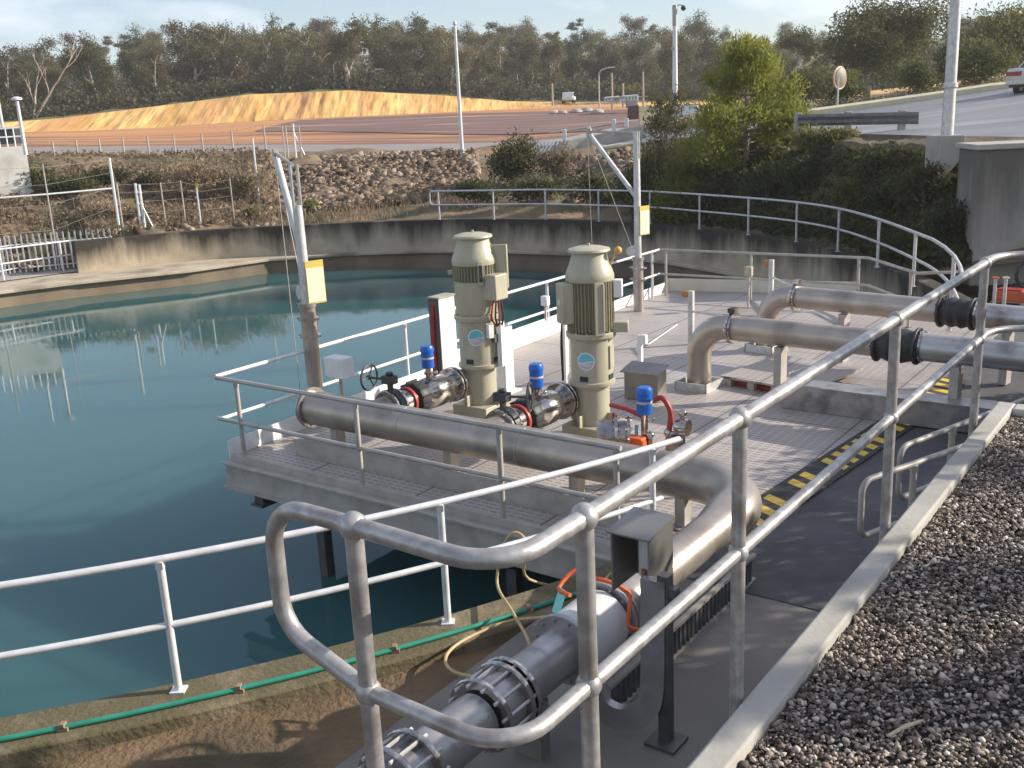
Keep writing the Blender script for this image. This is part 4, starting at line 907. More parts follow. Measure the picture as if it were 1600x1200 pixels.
b.add(vs, [(i*4+k, i*4+(k+1) % 4, i*4+4+(k+1) % 4, i*4+4+k) for i in range(N-1) for k in range(4)]+[(0, 1, 2, 3), (4*N-1, 4*N-2, 4*N-3, 4*N-4)])
link('cable_duct', b, STEELB, t); link('bracket', MB().obox(p+Z*1.02+U*.03, U*.05, V*.03, Z*.03), DARKST, t)
# hose over the tank rail
hp = [W(5.1, -.1, -.3), at(826, 905, .02), at(824, 852, .44), at(806, 832, .55), at(788, 850, .46), at(786, 905, .12)+V*-.08, at(800, 955, .12), at(826, 1003, .06), at(822, 1035, .02), at(775, 1058, .02), at(715, 1052, .02), at(696, 1030, .02), at(720, 1003, .02), at(790, 972, .04), at(850, 964, .10), at(900, 950, .18), at(960, 890, .06)]
one('garden_hose', MB().tube(catmull(hp, 6), .012, 10), HOSE, 'tan hose looped over the tank handrail and across the pad', 'hose')
gp = ring(CT_C, 15.40, -100, -53.5, .022, 55)
t = thing('green_pipe', 'thin green pipe clipped along the top of the near tank wall', 'pipe', gp[0])
link('pipe_run', MB().tube(gp, .018, 10), GREENP, t)
for a in np.arange(-98, -54, 4.15):
    q = ring(CT_C, 15.40, a, a, 0, 1)[0]; link('pipe_clip', MB().box(q+Z*.015, .07, .05, .03).box(q+Z*.04, .03, .05, .03), RC, t)
# ------------------------------------------------------------------ fences beyond the tank
def pxpost(xt, yt, xb, D, r=.03):
    """a post standing on the terrain under image column xb, as tall as it shows"""
    g = ground(xb, D); d = ray(xt, yt); zt = HC+d.z*D/math.hypot(d.x, d.y); return g, max(zt-g.z, .4)
PG = GALVD
t = None
fence = thing('security_fence', 'tall wire security fence with white gate posts between the tank and the scrubby bank', 'fence', ground(150, 39.2))
tops = []
for xt, yt, xb, D, r, m in ((-60, 262, -45, 38, .03, PG), (43, 258, 62, 38.2, .025, PG), (147, 248, 168, 38.8, .05, RLN), (161, 288, 174, 38.8, .03, PG), (236, 286, 243, 39.2, .025, PG), (265, 283, 275, 39.3, .025, PG), (283, 289, 299, 39.3, .03, RLN), (341, 280, 353, 39.6, .025, PG), (390, 216, 396, 43, .04, RLN)):
    g, h = pxpost(xt, yt, xb, D); link('fence_post', MB().cyl((g.x, g.y, g.z-.2), (g.x, g.y, g.z+h), r, n=8), m, fence); tops.append((g, h))
a, b = tops[0][0]+Z*(tops[0][1]-1.05), tops[2][0]+Z*(tops[2][1]-1.05)
link('fence_rail', MB().tube([a, tops[1][0]+Z*(tops[1][1]-1.0), b], .03, 8), RLN, fence)
wires = MB()
for i in range(len(tops)-2):
    for k in (.35, .6, .8, .97): wires.tube([tops[i][0]+Z*tops[i][1]*k, tops[i+1][0]+Z*tops[i+1][1]*k], .006, 4)
link('fence_wire', wires, GALVD, fence)
gate = thing('gate', 'white framed gate with a small yellow sign in the wire fence', 'gate', ground(203, 38.9))
gp_ = []
for xt, yt, xb in ((187, 288, 203), (196, 290, 209)):
    g, h = pxpost(xt, yt, xb, 38.9); b = MB(); b.cyl((g.x, g.y, g.z-.2), (g.x, g.y, g.z+h), .05, n=8)
    for q in (.3, .55, .8): b.lathe([(.065, 0), (.065, .05)], (g.x, g.y, g.z+h*q), n=8)
    link('gate_post', b, RLN, gate); gp_.append((g, h))
link('gate_brace', MB().tube([gp_[1][0]+Z*gp_[1][1]*.55, ground(222, 38.7)+Z*.1], .025, 6), RLN, gate)
c = gp_[0][0]+Z*gp_[0][1]*.62+Vector((-.26, -.03, 0)); link('yellow_sign', MB().box(c, .28, .012, .2), SIGNY, gate)
c = tops[6][0]+Z*tops[6][1]*.97+Vector((.05, -.08, 0)); link('yellow_sign', MB().box(c, .12, .012, .16), SIGNY, fence)
rf = thing('roadside_fence', 'row of thin grey posts and wires along the gravel road above the bank', 'fence', ground(230, 52))
tp_ = []
for xt, yt, xb in ((30, 224, 34), (80, 221, 83), (117, 219, 120), (152, 217, 156), (189, 215, 193), (229, 212, 232), (270, 211, 273), (314, 209, 317), (361, 205, 364), (411, 194, 415), (446, 196, 449)):
    g, h = pxpost(xt, yt, xb, 52); link('fence_post', MB().cyl((g.x, g.y, g.z-.2), (g.x, g.y, g.z+h), .04, n=7), GALVD, rf); tp_.append((g, h))
b = MB()
for i in range(len(tp_)-1):
    for k in (.4, .7, .98): b.tube([tp_[i][0]+Z*tp_[i][1]*k, tp_[i+1][0]+Z*tp_[i+1][1]*k], .008, 4)
link('fence_wire', b, GALVD, rf)
gt = thing('gate', 'pair of tall pale strainer posts with a stay, beside the road above the rock pitching', 'gate', ground(461, 50))
for xt, yt, xb, r in ((459, 193, 461, .05), (466, 196, 470, .03), (440, 197, 444, .03)):
    g, h = pxpost(xt, yt, xb, 50); link('gate_post', MB().cyl((g.x, g.y, g.z-.2), (g.x, g.y, g.z+h), r, n=8), RLN if r > .04 else GALVD, gt)
g, h = pxpost(461, 200, 469, 50); g0 = ground(461, 50); link('stay', MB().tube([g0+Z*h*.85, ground(475, 50)], .025, 6), RLN, gt)
# palisade fence at the far left
pal = thing('palisade_fence', 'white steel palisade fence on the ledge at the far left of the tank', 'fence', at(20, 428, -.72))
pb = [at(-140, 466, -.72), at(0, 436, -.72), at(165, 421, -.72)]
L = [(pb[1]-pb[0]).length, (pb[2]-pb[1]).length]; s = 0; k = 0
while s < sum(L):
    p = pb[0].lerp(pb[1], s/L[0]) if s < L[0] else pb[1].lerp(pb[2], (s-L[0])/L[1]); s += .19; k += 1
    p = Vector((p.x, p.y+1.0, -.72)); h = 1.22+.012*(k % 2)
    link('pale', MB().obox(p+Z*(h/2+.05), (.026, 0, 0), (0, .008, 0), Z*(h/2)).prism([p+Vector((-.026, 0, h+.05)), p+Vector((.026, 0, h+.05)), p+Vector((0, 0, h+.12))], (0, .012, 0)), RLN, pal)
b = MB()
for z in (.2, 1.0): b.tube([q+Vector((0, 1.03, z)) for q in pb], .025, 6)
link('pale_rail', b, RLN, pal)
p0, p1 = at(42, 430, -.72), at(116, 424, -.72)
b = MB(); d = (p1-p0); n = Vector((-d.y, d.x, 0)).normalized(); b.obox((p0+p1)/2+n*1.6+Z*.5, d/2, n*.3, Z*.52); one('stub_wall', b, NEARW, 'mossy dark concrete stub wall behind the ledge handrail, by the palisade', 'wall', bevel=.02)

# concrete headwall with rail, far left
hw_ = thing('headwall', 'white concrete headwall with a railed top, far left beyond the bank', 'headwall', atD(20, 240, 47))
a, b_, c_, d_ = atD(-60, 250, 47), atD(42, 246, 47), atD(40, 228, 47), atD(-60, 234, 47)
bk = Vector((-1.15, 2.0, 0)); link('wall_block', MB().prism([a-Z*2.2, b_-Z*2.2, c_, d_], bk), mat('white_concrete', (.62, .60, .54), (.72, .70, .64), 2, .8, c3=(.4, .36, .3), s3=1), hw_)
tA, tB = d_+bk*.4, c_+bk*.4
b = MB().tube([tA+Z*.75, tB+Z*.75], .035, 8).tube([tA+Z*.4, tB+Z*.4], .03, 8)
for i in range(9): q = tA.lerp(tB, i/8); b.cyl(q, q+Z*.75, .03, n=6)
link('top_railing', b, RLN, hw_); link('dark_machine', MB().obox(atD(10, 212, 49), (.5, 0, 0), (0, .4, 0), Z*.35), IRON, hw_, bevel=.05)

# ------------------------------------------------------------------ poles
def pole(name, label, cat, xb, yb, xt, yt, D, r0, r1, m=RLN):
    g = atD(xb, yb, D); d = ray(xt, yt); zt = HC+d.z*D/math.hypot(d.x, d.y); t = thing(name, label, cat, g)
    link('pole_shaft', MB().tube([g-Z*.4, g+Z*(zt-g.z)], [r0, r1], 14), m, t); return t, g, Vector((g.x, g.y, zt))
t, g, tp1 = pole('slim_pole', 'slim white pole by the road edge, in front of the yellow cutting', 'pole', 722, 236, 711, 40, 47, .09, .06)
link('pole_cap', MB().lathe([(.05, 0), (.09, .05), (.09, .16), (.03, .2)], tp1, n=10), RLN, t); link('pole_foot', MB().lathe([(.16, 0), (.16, .08)], g, n=10), GALVD, t)
t, g, tp1 = pole('camera_pole', 'white pole with dark lower collar and a dome camera on a short arm', 'pole', 1055, 178, 1051, 10, 52, .15, .10)
link('pole_joint', MB().lathe([(.13, 0), (.15, .02), (.15, .12), (.13, .14)], atD(1053, 78, 52), n=12), GALVD, t)
q = tp1+Vector((.42, 0, .02)); ar = link('camera_arm', MB().tube([tp1-Z*.1, tp1+Vector((.2, 0, .06)), q], .03, 8), GALVD, t); link('dome_camera', MB().ball(q-Z*.12, .13, 12), IRON, ar)
link('pole_head', MB().cyl(tp1-Z*.9, tp1+Z*.05, .12, n=12), GALVD, t)
f1 = atD(1480, 211, 24.2); d = ray(1493, -60); zt2 = HC+d.z*24.2/math.hypot(d.x, d.y); t = thing('light_pole', 'thick grey light pole on a concrete footing, running out of the top of the picture', 'pole', f1)
link('pole_shaft', MB().tube([f1, Vector((f1.x, f1.y, zt2+2.5))], [.125, .10], 18), GALV, t); link('pole_clamp', MB().lathe([(.125, 0), (.15, .02), (.15, .1), (.125, .12)], atD(1485, 138, 24.2), n=14), GALV, t)
link('pole_arm', MB().tube([Vector((f1.x, f1.y, zt2+2.4)), Vector((f1.x, f1.y+1.6, zt2+2.9))], .05, 8), GALV, t)
wA, wB = atD(1459, 209, 24.2), atD(1498, 207, 24.2); hx = (wB-wA)/2; hx.z = 0; cxy = (wA+wB)/2; zt_ = f1.z
pf = [cxy-hx+Z*(zt_-cxy.z), cxy+hx+Z*(zt_-cxy.z), cxy+hx+Z*(zt_-cxy.z-.42), cxy-hx*.2+Z*(zt_-cxy.z-.82), cxy-hx+Z*(zt_-cxy.z-1.0)]
link('footing', MB().prism([p-Vector((0, .35, 0)) for p in pf], (0, .75, 0)), CONC, t, bevel=.02)
t, g, tp1 = pole('lamp_pole', 'short white pole with a round lamp head, far left by the headwall', 'pole', 38, 226, 25, 158, 46, .08, .06)
link('lamp_head', MB().lathe([(.05, 0), (.2, .05), (.2, .12), (.08, .17)], tp1, n=14), WHITE, t)
t, g, tp1 = pole('slim_pole', 'pale pole at the extreme left edge, taller than the lamp pole beside it', 'pole', 5, 203, 1, 120, 50, .07, .05)
link('pole_cap', MB().lathe([(.05, 0), (.07, .02), (.02, .1)], tp1, n=8), RLN, t)
def curvedlamp(label, xb, xt, yt, D, side):
    g = ground(xb, D); d = ray(xt, yt); zt = HC+d.z*D/math.hypot(d.x, d.y); t = thing('street_lamp', label, 'street lamp', g, 'curved street lamps by the wood'); tp_ = Vector((g.x, g.y, zt))
    P = [g, g+Z*(zt-g.z)*.75, tp_-Z*.25+Vector((side*.15, 0, 0)), tp_+Vector((side*.6, 0, 0)), tp_+Vector((side*1.3, 0, .12))]
    link('lamp_post', MB().tube(catmull(P, 5), .075, 8), FP, t); link('lamp_head', MB().obox(P[-1], (.35, 0, 0), (0, .12, 0), Z*.06), GALV, t)
curvedlamp('grey street lamp curving to the right, at the end of the cleared ground', 938, 937, 108, 105, 1)
curvedlamp('pale street lamp curving to the right, before the wood above the yellow cutting', 532, 536, 96, 129, 1)
curvedlamp('shorter pale street lamp, second of the pair above the yellow cutting', 588, 589, 110, 131, 1)
TIMB = mat('grey_timber', (.34, .29, .24), (.42, .37, .3), 4, .9)
for lab, xb, xt, yt, D in (('thin grey timber pole left of the white pickup', 866, 865, 130, 124), ('tall pale timber pole right of the curved lamp', 958, 957, 114, 112), ('shorter timber pole behind the white rails', 975, 975, 130, 118), ('brownish timber pole before the wood, left of the camera pole', 1006, 1005, 112, 118)):
    g = ground(xb, D); d = ray(xt, yt); zt = HC+d.z*D/math.hypot(d.x, d.y); tag(link('timber_pole', MB().tube([(g.x, g.y, g.z-.3), (g.x, g.y, zt)], [.13, .10], 8), TIMB), lab, 'pole', 'timber poles at the edge of the wood')

# ------------------------------------------------------------------ roadside
gr = thing('guard_rail', 'steel guard rail with three pale posts at the bend of the road', 'guard rail', ground(1340, 30.4))
gp2 = [atD(x, y, 30.4) for x, y in ((1247, 179), (1325, 177), (1410, 175), (1436, 175))]
for p, q in zip(gp2[:3], ((1249, 209), (1325, 209), (1410, 208))):
    bb = atD(*q, 30.4); link('guard_post', MB().obox((p.x, p.y, (p.z+bb.z)/2), (.09, 0, 0), (0, .09, 0), Z*((p.z-bb.z)/2+.05)), CONC, gr, bevel=.015)
b = MB()
for i in range(3):
    a, c = gp2[i], gp2[i+1]; d = (c-a); n = Vector((d.y, -d.x, 0)).normalized(); vs = []
    for p in (a, c):
        for dy, dz in ((.0, .0), (.05, -.08), (.0, -.16), (.05, -.24), (0, -.32), (-.02, -.32), (.03, -.24), (-.02, -.16), (.03, -.08), (-.02, 0)): vs.append(p+n*(.11+dy)+Z*dz)
    b.add(vs, [(k, (k+1) % 10, 10+(k+1) % 10, 10+k) for k in range(10)])
link('beam', b, mat('dark_beam', (.12, .12, .115), (.2, .19, .18), 5, .6, .2), gr)
cb = [ground(x, D) for x, D in ((1262, 48.4), (1330, 48.5), (1400, 48.5), (1470, 48.6), (1540, 48.9), (1700, 49.2), (1900, 49.5))]
b = MB(); vs = []
for p in cb:
    n = Vector((p.x, p.y, 0)).normalized(); vs += [p-n*.25-Z*.1, p-n*.25+Z*.2, p+n*.15+Z*.3, p+n*.15-Z*.1]
b.add(vs, [(i*4+k, i*4+4+k, i*4+4+(k+1) % 4, i*4+(k+1) % 4) for i in range(len(cb)-1) for k in range(4)])
struct('kerb', b, mat('kerb_cream', (.62, .55, .36), (.7, .62, .42), 2, .8))
p = atD(1312, 122, 54); g = ground(1306, 52); t = thing('road_mirror', 'round convex road mirror on a short post, seen from behind with a red rim', 'road mirror', g)
link('mirror_post', MB().cyl((g.x, g.y, g.z-.2), (g.x, g.y, p.z), .045, n=10), GALV, t)
ax = Vector((-.75, .9, .1)); link('mirror_disc', MB().lathe([(.5, 0), (.48, .06), (.30, .15), (.05, .19)], (p.x, p.y, p.z), -ax, 28), mat('mirror_back', (.24, .20, .14), (.3, .25, .18), 4, .6), t)
link('mirror_rim', MB().tube([Vector(p)+(ax.cross(Z).normalized()*math.cos(i*math.pi/14)+Z*math.sin(i*math.pi/14))*.52 for i in range(28)], .05, 8, closed=True), mat('red_rim', (.62, .22, .14), (.7, .55, .45), 3, .5), t)
# the concrete block at the right
p = at(1530, 226, 2.78); bb = MB(); xr = Vector((1, -.12, 0)).normalized(); yr = Vector((-xr.y, xr.x, 0)); c = Vector((p.x, p.y, 0))
poly = [c-xr*.0, c+xr*7, c+xr*7+yr*1.2, c+yr*1.2]
bl = thing('concrete_abutment', 'big grey weathered concrete abutment at the right edge, below the road', 'abutment', c)
link('wall_block', MB().prism([q+Z*-.05 for q in poly], Z*2.72), BLOCKM, bl, bevel=.03); link('coping', MB().prism([c-xr*.06-yr*.06+Z*2.671, c+xr*7-yr*.06+Z*2.671, c+xr*7+yr*1.3+Z*2.671, c-xr*.06+yr*1.3+Z*2.671], Z*.11), CONC, bl, bevel=.02)
# little red valve box and two bollards behind the kerb rail
p = at(1578, 470, .05); t = thing('valve_box', 'small orange red valve box beyond the kerb handrail at the right edge', 'valve box', p)
link('box_body', MB().obox(p+Z*.10, U*.28, V*.16, Z*.10), mat('orange_red', (.62, .12, .05), (.5, .1, .05), 5, .5), t, bevel=.02); link('box_lid', MB().obox(p+Z*.215, U*.2, V*.12, Z*.012), RED, t)
for x, l_ in ((1552, 'rusty topped thin post left of its pale twin, behind the kerb rail'), (1568, 'pale thin post with a flat cap beside the orange red valve box')):
    p = at(x, 482, .0); t = thing('marker_post', l_, 'post', p, 'marker posts by the valve box'); link('post_shaft', MB().cyl(p, p+Z*.55, .03, n=10), GALV, t); link('post_cap', MB().lathe([(.06, 0), (.06, .02)], p+Z*.55, n=10), ORANGE if x < 1560 else GALV, t)
p = at(1608, 462, 0); t = thing('valve', 'dark round valve wheel at the right edge beside the valve box', 'valve', p); link('valve_stem', MB().cyl(p, p+Z*.5, .06), IRON, t); link('valve_wheel', MB().tube([p+Z*.42+Vector((math.cos(i*.3927)*.28, 0, math.sin(i*.3927)*.28)) for i in range(16)], .035, 8, closed=True), IRON, t)

# culvert bridge with marker posts and timber sheets
br = thing('culvert_bridge', 'low concrete culvert bridge with dark opening, at the end of the gravel road', 'bridge', ground(950, 50))
a, c = atD(876, 228, 49.5), atD(1010, 200, 51); d = (c-a); n = Vector((-d.y, d.x, 0)).normalized()
link('bridge_deck', MB().prism([a, c, c-Z*.42, a-Z*.42], n*5), mat('bridge_concrete', (.34, .32, .28), (.42, .4, .35), 2, .85), br)
link('bridge_kerb', MB().prism([a+Z*.001, c+Z*.001, c+Z*.16, a+Z*.16], n*.3), CONC, br)
link('opening_shade', MB().prism([a.lerp(c, .02)-Z*.43, a.lerp(c, .98)-Z*.43, a.lerp(c, .98)-Z*1.3, a.lerp(c, .02)-Z*1.3], n*.6+n*.0), DARKST, br)  # dark slab put in for the shade inside the culvert opening
for x, y0, y1 in ((882, 202, 222), (920, 198, 214), (959, 186, 206), (979, 185, 200)):
    p, q = atD(x, y0, 50.3), atD(x, y1, 50.3); link('bridge_post', MB().obox((p+q)/2, (.09, 0, 0), (0, .09, 0), Z*((p.z-q.z)/2)), RLN, br, bevel=.02)
link('bridge_rail', MB().tube([atD(860, 208, 50.6), atD(985, 190, 50.6)], .05, 6), GALVD, br)
cs = thing('timber_sheets', 'leaning pale timber sheets on the bank above the round bush', 'timber sheets', ground(845, 45))
for i in range(9):
    p = atD(828+i*6, 246-i*.4, 45.2+.05*i); link('sheet_slat', MB().prism([p, p+Vector((.09, 0, 0)), p+Vector((.40, .1, .62)), p+Vector((.30, .1, .62))], (0, .05, 0)), RLN if i < 5 else TIMB, cs)
p0, p1 = atD(930, 233, 44.5), atD(972, 227, 44.5); one('pipe_stub', MB().tube([p0, p1], .10, 12).tube([p1, p1+(p1-p0).normalized()*.35], .07, 10), mat('cream_pipe', (.62, .56, .42), (.7, .64, .5), 4, .6), 'short cream pipe stub lying below the culvert bridge', 'pipe')
# far yard: ute, white rails, spoil heaps
def ute():
    g = ground(891, 128); t = thing('pickup_truck', 'small white pickup truck parked at the far end of the cleared ground', 'truck', g); P = lambda x, y, z: g+Vector((x, y, z))
    link('cab', MB().prism([P(-.95, -.8, .45), P(-.95, -.8, 1.05), P(-.75, -.8, 1.65), P(-.05, -.8, 1.65), P(.05, -.8, .45)], (0, 1.6, 0)), WHITE, t, bevel=.08)
    link('cab_window', MB().prism([P(-.82, -.81, 1.1), P(-.68, -.81, 1.55), P(-.15, -.81, 1.55), P(-.1, -.81, 1.1)], (0, 1.62, 0)), BLACK, t)
    link('tray', MB().obox(P(.75, 0, .72), (.72, 0, 0), (0, .8, 0), (0, 0, .27)), WHITE, t, bevel=.03); link('bonnet', MB().obox(P(-1.25, 0, .75), (.35, 0, 0), (0, .75, 0), (0, 0, .3)), WHITE, t, bevel=.08)
    for x in (-1.1, .8):
        for y in (-.72, .72): link('wheel', MB().lathe([(.30, -.1), (.33, -.08), (.33, .08), (.30, .1)], P(x, y, .33), (0, 1, 0), 18), BLACK, t)
    t.rotation_euler = (0, 0, 1.35); t.scale = (.85, .85, .8)
ute()
yr_ = thing('yard_railing', 'group of white pipe rails standing in the far yard behind the culvert', 'railing', ground(965, 100)); b = MB()
for x0, x1, yt, yb, D in ((945, 968, 151, 164, 100), (971, 996, 149, 163, 98)):
    a, c, e, f = atD(x0, yt+2, D), atD(x1, yt, D), atD(x0, yb, D), atD(x1, yb-1, D); link('rail_panel', (lambda m_: ([m_.cyl(e.lerp(f, i/5), a.lerp(c, i/5), .07, n=6) for i in range(6)], m_.tube([a, c], .09, 6), m_.tube([(a+e)/2, (c+f)/2], .08, 6))[0] and m_)(MB()), RLN, yr_)
link('yard_roof', MB().obox(atD(985, 152, 99), (1.6, 0, 0), (0, 1, 0), Z*.06), CONC, yr_); link('yard_box', MB().obox(atD(987, 162, 98), (.5, 0, 0), (0, .5, 0), Z*.35), CONC, yr_)
one('boundary_hoarding', MB().prism([atD(982, 187, 62), atD(998, 186, 62), atD(998, 164, 62), atD(982, 166, 62)], (0, .5, 0)), mat('brown_board', (.13, .085, .065), (.18, .12, .09), 3, .9), 'dark brown boarded box behind the hoist tip at the edge of the trees', 'hoarding')
wb = thing('white_tank', 'bright white low box tank at the foot of the camera pole', 'tank', ground(1072, 51)); p = atD(1074, 172, 51)
link('box_body', MB().prism([p+Vector((-.62, 0, -.35)), p+Vector((.55, 0, -.1)), p+Vector((.50, 0, .22)), p+Vector((-.40, 0, .22)), p+Vector((-.62, 0, .42))], (0, 1.2, 0)), WHITE, wb, bevel=.03); link('box_lid', MB().obox(p+Vector((.05, .6, .245)), (.5, 0, 0), (0, .6, 0), Z*.02), CONC, wb)
for i, (x, D, s) in enumerate(((868, 103, .5), (880, 103, .5), (902, 104, .6), (918, 105, .7), (935, 101, .6))):
    g = ground(x, D); b = MB(); v, f = ico(2); b.add([(g.x+a[0]*s*1.1, g.y+a[1]*s, g.z+.1+max(a[2], -.2)*s*.6*(1+.3*mnoise.noise(Vector(a)*2+Vector((i, 0, 0))))) for a in v], [tuple(q) for q in f])
    one('boulder', b, CONC, ['small pale boulder, leftmost in the row below the white pickup', 'second small pale boulder below the white pickup', 'pale boulder before the dead sticks in the far yard', 'larger pale boulder left of the curved lamp foot', 'pale boulder by the foot of the curved lamp'][i], 'boulder', 'pale boulders in the far yard')

# ------------------------------------------------------------------ the car on the road
def car():
    A, B = atD(1562, 164, 42.5), atD(1650, 164, 44); g = ground(1592, 44); f = Vector((.80, .60, 0)).normalized(); s = Vector((-f.y, f.x, 0))  # heading, left side
    C = ground(1563, 43.5); g = C-s*.86; t = thing('parked_car', 'pale sedan with red tail lights driving up the road, cut by the right edge', 'car', g)
    P = lambda x, y, z: g+f*x+s*y+Z*z
    CARP = mat('car_paint', (.56, .53, .46), (.6, .57, .5), 3, .3, .2); GL = mat('car_glass', (.02, .03, .04), (.04, .05, .07), 3, .1)
    body = [(0, .38), (-.04, .52), (-.02, .86), (.10, .95), (.9, .98), (3.3, .96), (4.3, .86), (4.55, .6), (4.5, .36), (3.95, .3), (.6, .3)]
    b = MB(); N = len(body); rows = [(-.86, .94), (-.80, 1.0), (.80, 1.0), (.86, .94)]; vs = []
    for y, k in rows: vs += [P(x if k == 1 else 2.25+(x-2.25)*.985, y, .6+(z-.6)*k) for x, z in body]
    fs = [(r*N+i, r*N+(i+1) % N, (r+1)*N+(i+1) % N, (r+1)*N+i) for r in range(3) for i in range(N)]+[tuple(range(N)), tuple(range(4*N-1, 3*N-1, -1))]
    link('body', b.add(vs, fs), CARP, t, bevel=.03)
    cab = [(.75, .97), (1.25, 1.40), (1.6, 1.44), (2.5, 1.43), (3.3, .96)]; vs = []
    for y in (-.74, .74): vs += [P(x, y*(1 if z < 1 else .80), z) for x, z in cab]
    link('glasshouse', MB().add(vs, [(i, (i+1) % 5, 5+(i+1) % 5, 5+i) for i in range(5)]+[(0, 1, 2, 3, 4), (9, 8, 7, 6, 5)]), GL, t, bevel=.03)
    link('roof', MB().add([P(x, y, z) for x, z in ((1.27, 1.41), (1.6, 1.455), (2.5, 1.445)) for y in (-.60, .60)], [(0, 2, 3, 1), (2, 4, 5, 3)]), CARP, t)
    b = MB()
    for y in (-.66, .66): b.prism([P(.72, y*1.1, .98), P(.80, y*1.1, .98), P(1.33, y*.92, 1.43), P(1.24, y*.92, 1.43)], s*.05)
    link('pillar', b, CARP, t)
    for y in (-.55, .55): link('tail_light', MB().obox(P(-.035, y, .76), f*.02, s*.28, Z*.075), RED, t)
    link('number_plate', MB().obox(P(-.045, 0, .66), f*.01, s*.20, Z*.05), CARP, t); link('bumper', MB().obox(P(-.03, 0, .45), f*.07, s*.82, Z*.09), CARP, t, bevel=.03)
    link('under_bumper', MB().obox(P(.05, 0, .32), f*.05, s*.72, Z*.05), BLACK, t)
    for x in (.85, 3.6):
        for y in (-.76, .76):
            w_ = link('wheel', MB().lathe([(.27, -.1), (.31, -.08), (.31, .08), (.27, .1)], P(x, y, .31), s, 22), BLACK, t); link('rim', MB().lathe([(.18, -.106), (.18, .106)], P(x, y, .31), s, 16), GALV, w_)
car()
# ------------------------------------------------------------------ vegetation
def leafmesh(name, clumps, n, size, m, seed, aspect=2.2, droop=0.0, shell=.45, lift=0.0):
    """leaf sized quads scattered through the clumps' volume, thicker towards each clump's skin"""
    r = np.random.default_rng(seed); C = np.array([c[0] for c in clumps], float); R = np.array([c[1] for c in clumps], float)
    vol = R.prod(1)**.75; k = r.choice(len(C), n, p=vol/vol.sum())
    d = r.normal(size=(n, 3)); d /= np.linalg.norm(d, axis=1)[:, None]; rad = r.random(n)**shell
    ph = r.uniform(0, 6.28, (len(C), 3))[k]
    rad *= 1+.28*np.sin(d[:, 0]*5+ph[:, 0])*np.cos(d[:, 2]*6+ph[:, 1])+.15*np.sin(d[:, 1]*9+ph[:, 2])
    P = C[k]+d*R[k]*rad[:, None]
    a = d*.6+r.normal(size=(n, 3))*.7; a[:, 2] += lift-droop; a /= np.linalg.norm(a, axis=1)[:, None]
    q = r.normal(size=(n, 3)); b = np.cross(a, q); b /= np.linalg.norm(b, axis=1)[:, None]
    s = size*r.uniform(.6, 1.4, n)[:, None]; A = a*s; B = b*s/aspect
    v = np.stack([P-A*.5, P+B*.5, P+A*.6, P-B*.5], 1).reshape(-1, 3)
    me = npmesh(name, v, np.arange(n*4).reshape(-1, 4)); me.materials.append(m); return me
def addmesh(name, me, parent):
    o = bpy.data.objects.new(name, me); COL.objects.link(o); o.parent = parent; return o
def limb(b, p, d, L, r, depth, rnd, ends, spread=.6):
    pts = [Vector(p)]; d = Vector(d).normalized(); n = 4
    for i in range(n):
        d = (d+Vector((rnd.uniform(-.18, .18), rnd.uniform(-.18, .18), rnd.uniform(-.02, .12)))).normalized(); pts.append(pts[-1]+d*L/n)
    b.tube(pts, [r*(1-.45*i/n) for i in range(n+1)], 7)
    if depth == 0: ends.append(pts[-1]); return
    for _ in range(rnd.choice((2, 2, 3))):
        t = rnd.randint(2, n); e = (d+Vector((rnd.uniform(-1, 1), rnd.uniform(-1, 1), rnd.uniform(-.1, .5)))*spread).normalized()
        limb(b, pts[t], e, L*rnd.uniform(.55, .75), r*.5, depth-1, rnd, ends, spread)
def gum(label, cat, seed, H, width, n, leaf, lm, bark, loc, group=None, name='gum_tree', depth=2, clump=.2, flat=.62, first=.35, trunk_r=.022, lean=0, low=0):
    rnd = random.Random(seed); t = thing(name, label, cat, loc, group); b = MB(); ends = []; x, y, z = loc
    limb(b, (x, y, z-.3), (lean, rnd.uniform(-.08, .08), 1), H*first+.3, H*trunk_r, depth, rnd, ends, .85)
    # gather the limb ends into the wanted height and width
    zs = [e.z-z for e in ends]; top = max(zs); sc = H*.86/top; xs = max(max(abs(e.x-x), abs(e.y-y)) for e in ends); sx = width*.40/max(xs, .1)
    b.v = [(x+(p[0]-x)*(sx if p[2] > z else 1), y+(p[1]-y)*(sx if p[2] > z else 1), z+(p[2]-z)*(sc if p[2] > z else 1)) for p in b.v]
    link('trunk', b, bark, t)
    cl = [(((e.x-x)*sx, (e.y-y)*sx, (e.z-z)*sc), (width*clump*rnd.uniform(.75, 1.25), width*clump*rnd.uniform(.75, 1.25), width*clump*flat*rnd.uniform(.75, 1.25))) for e in ends]
    for _ in range(low):
        a, q, h = rnd.uniform(0, 6.28), rnd.uniform(.12, .42)*width, rnd.uniform(.22, .7)*H; k = width*clump*rnd.uniform(.7, 1.15)
        cl.append(((math.cos(a)*q*.8, math.sin(a)*q*.8, h), (k, k, k*.9)))
    addmesh('crown', leafmesh('crown', cl, n, leaf, lm, seed, droop=.4, shell=.6), t); return t
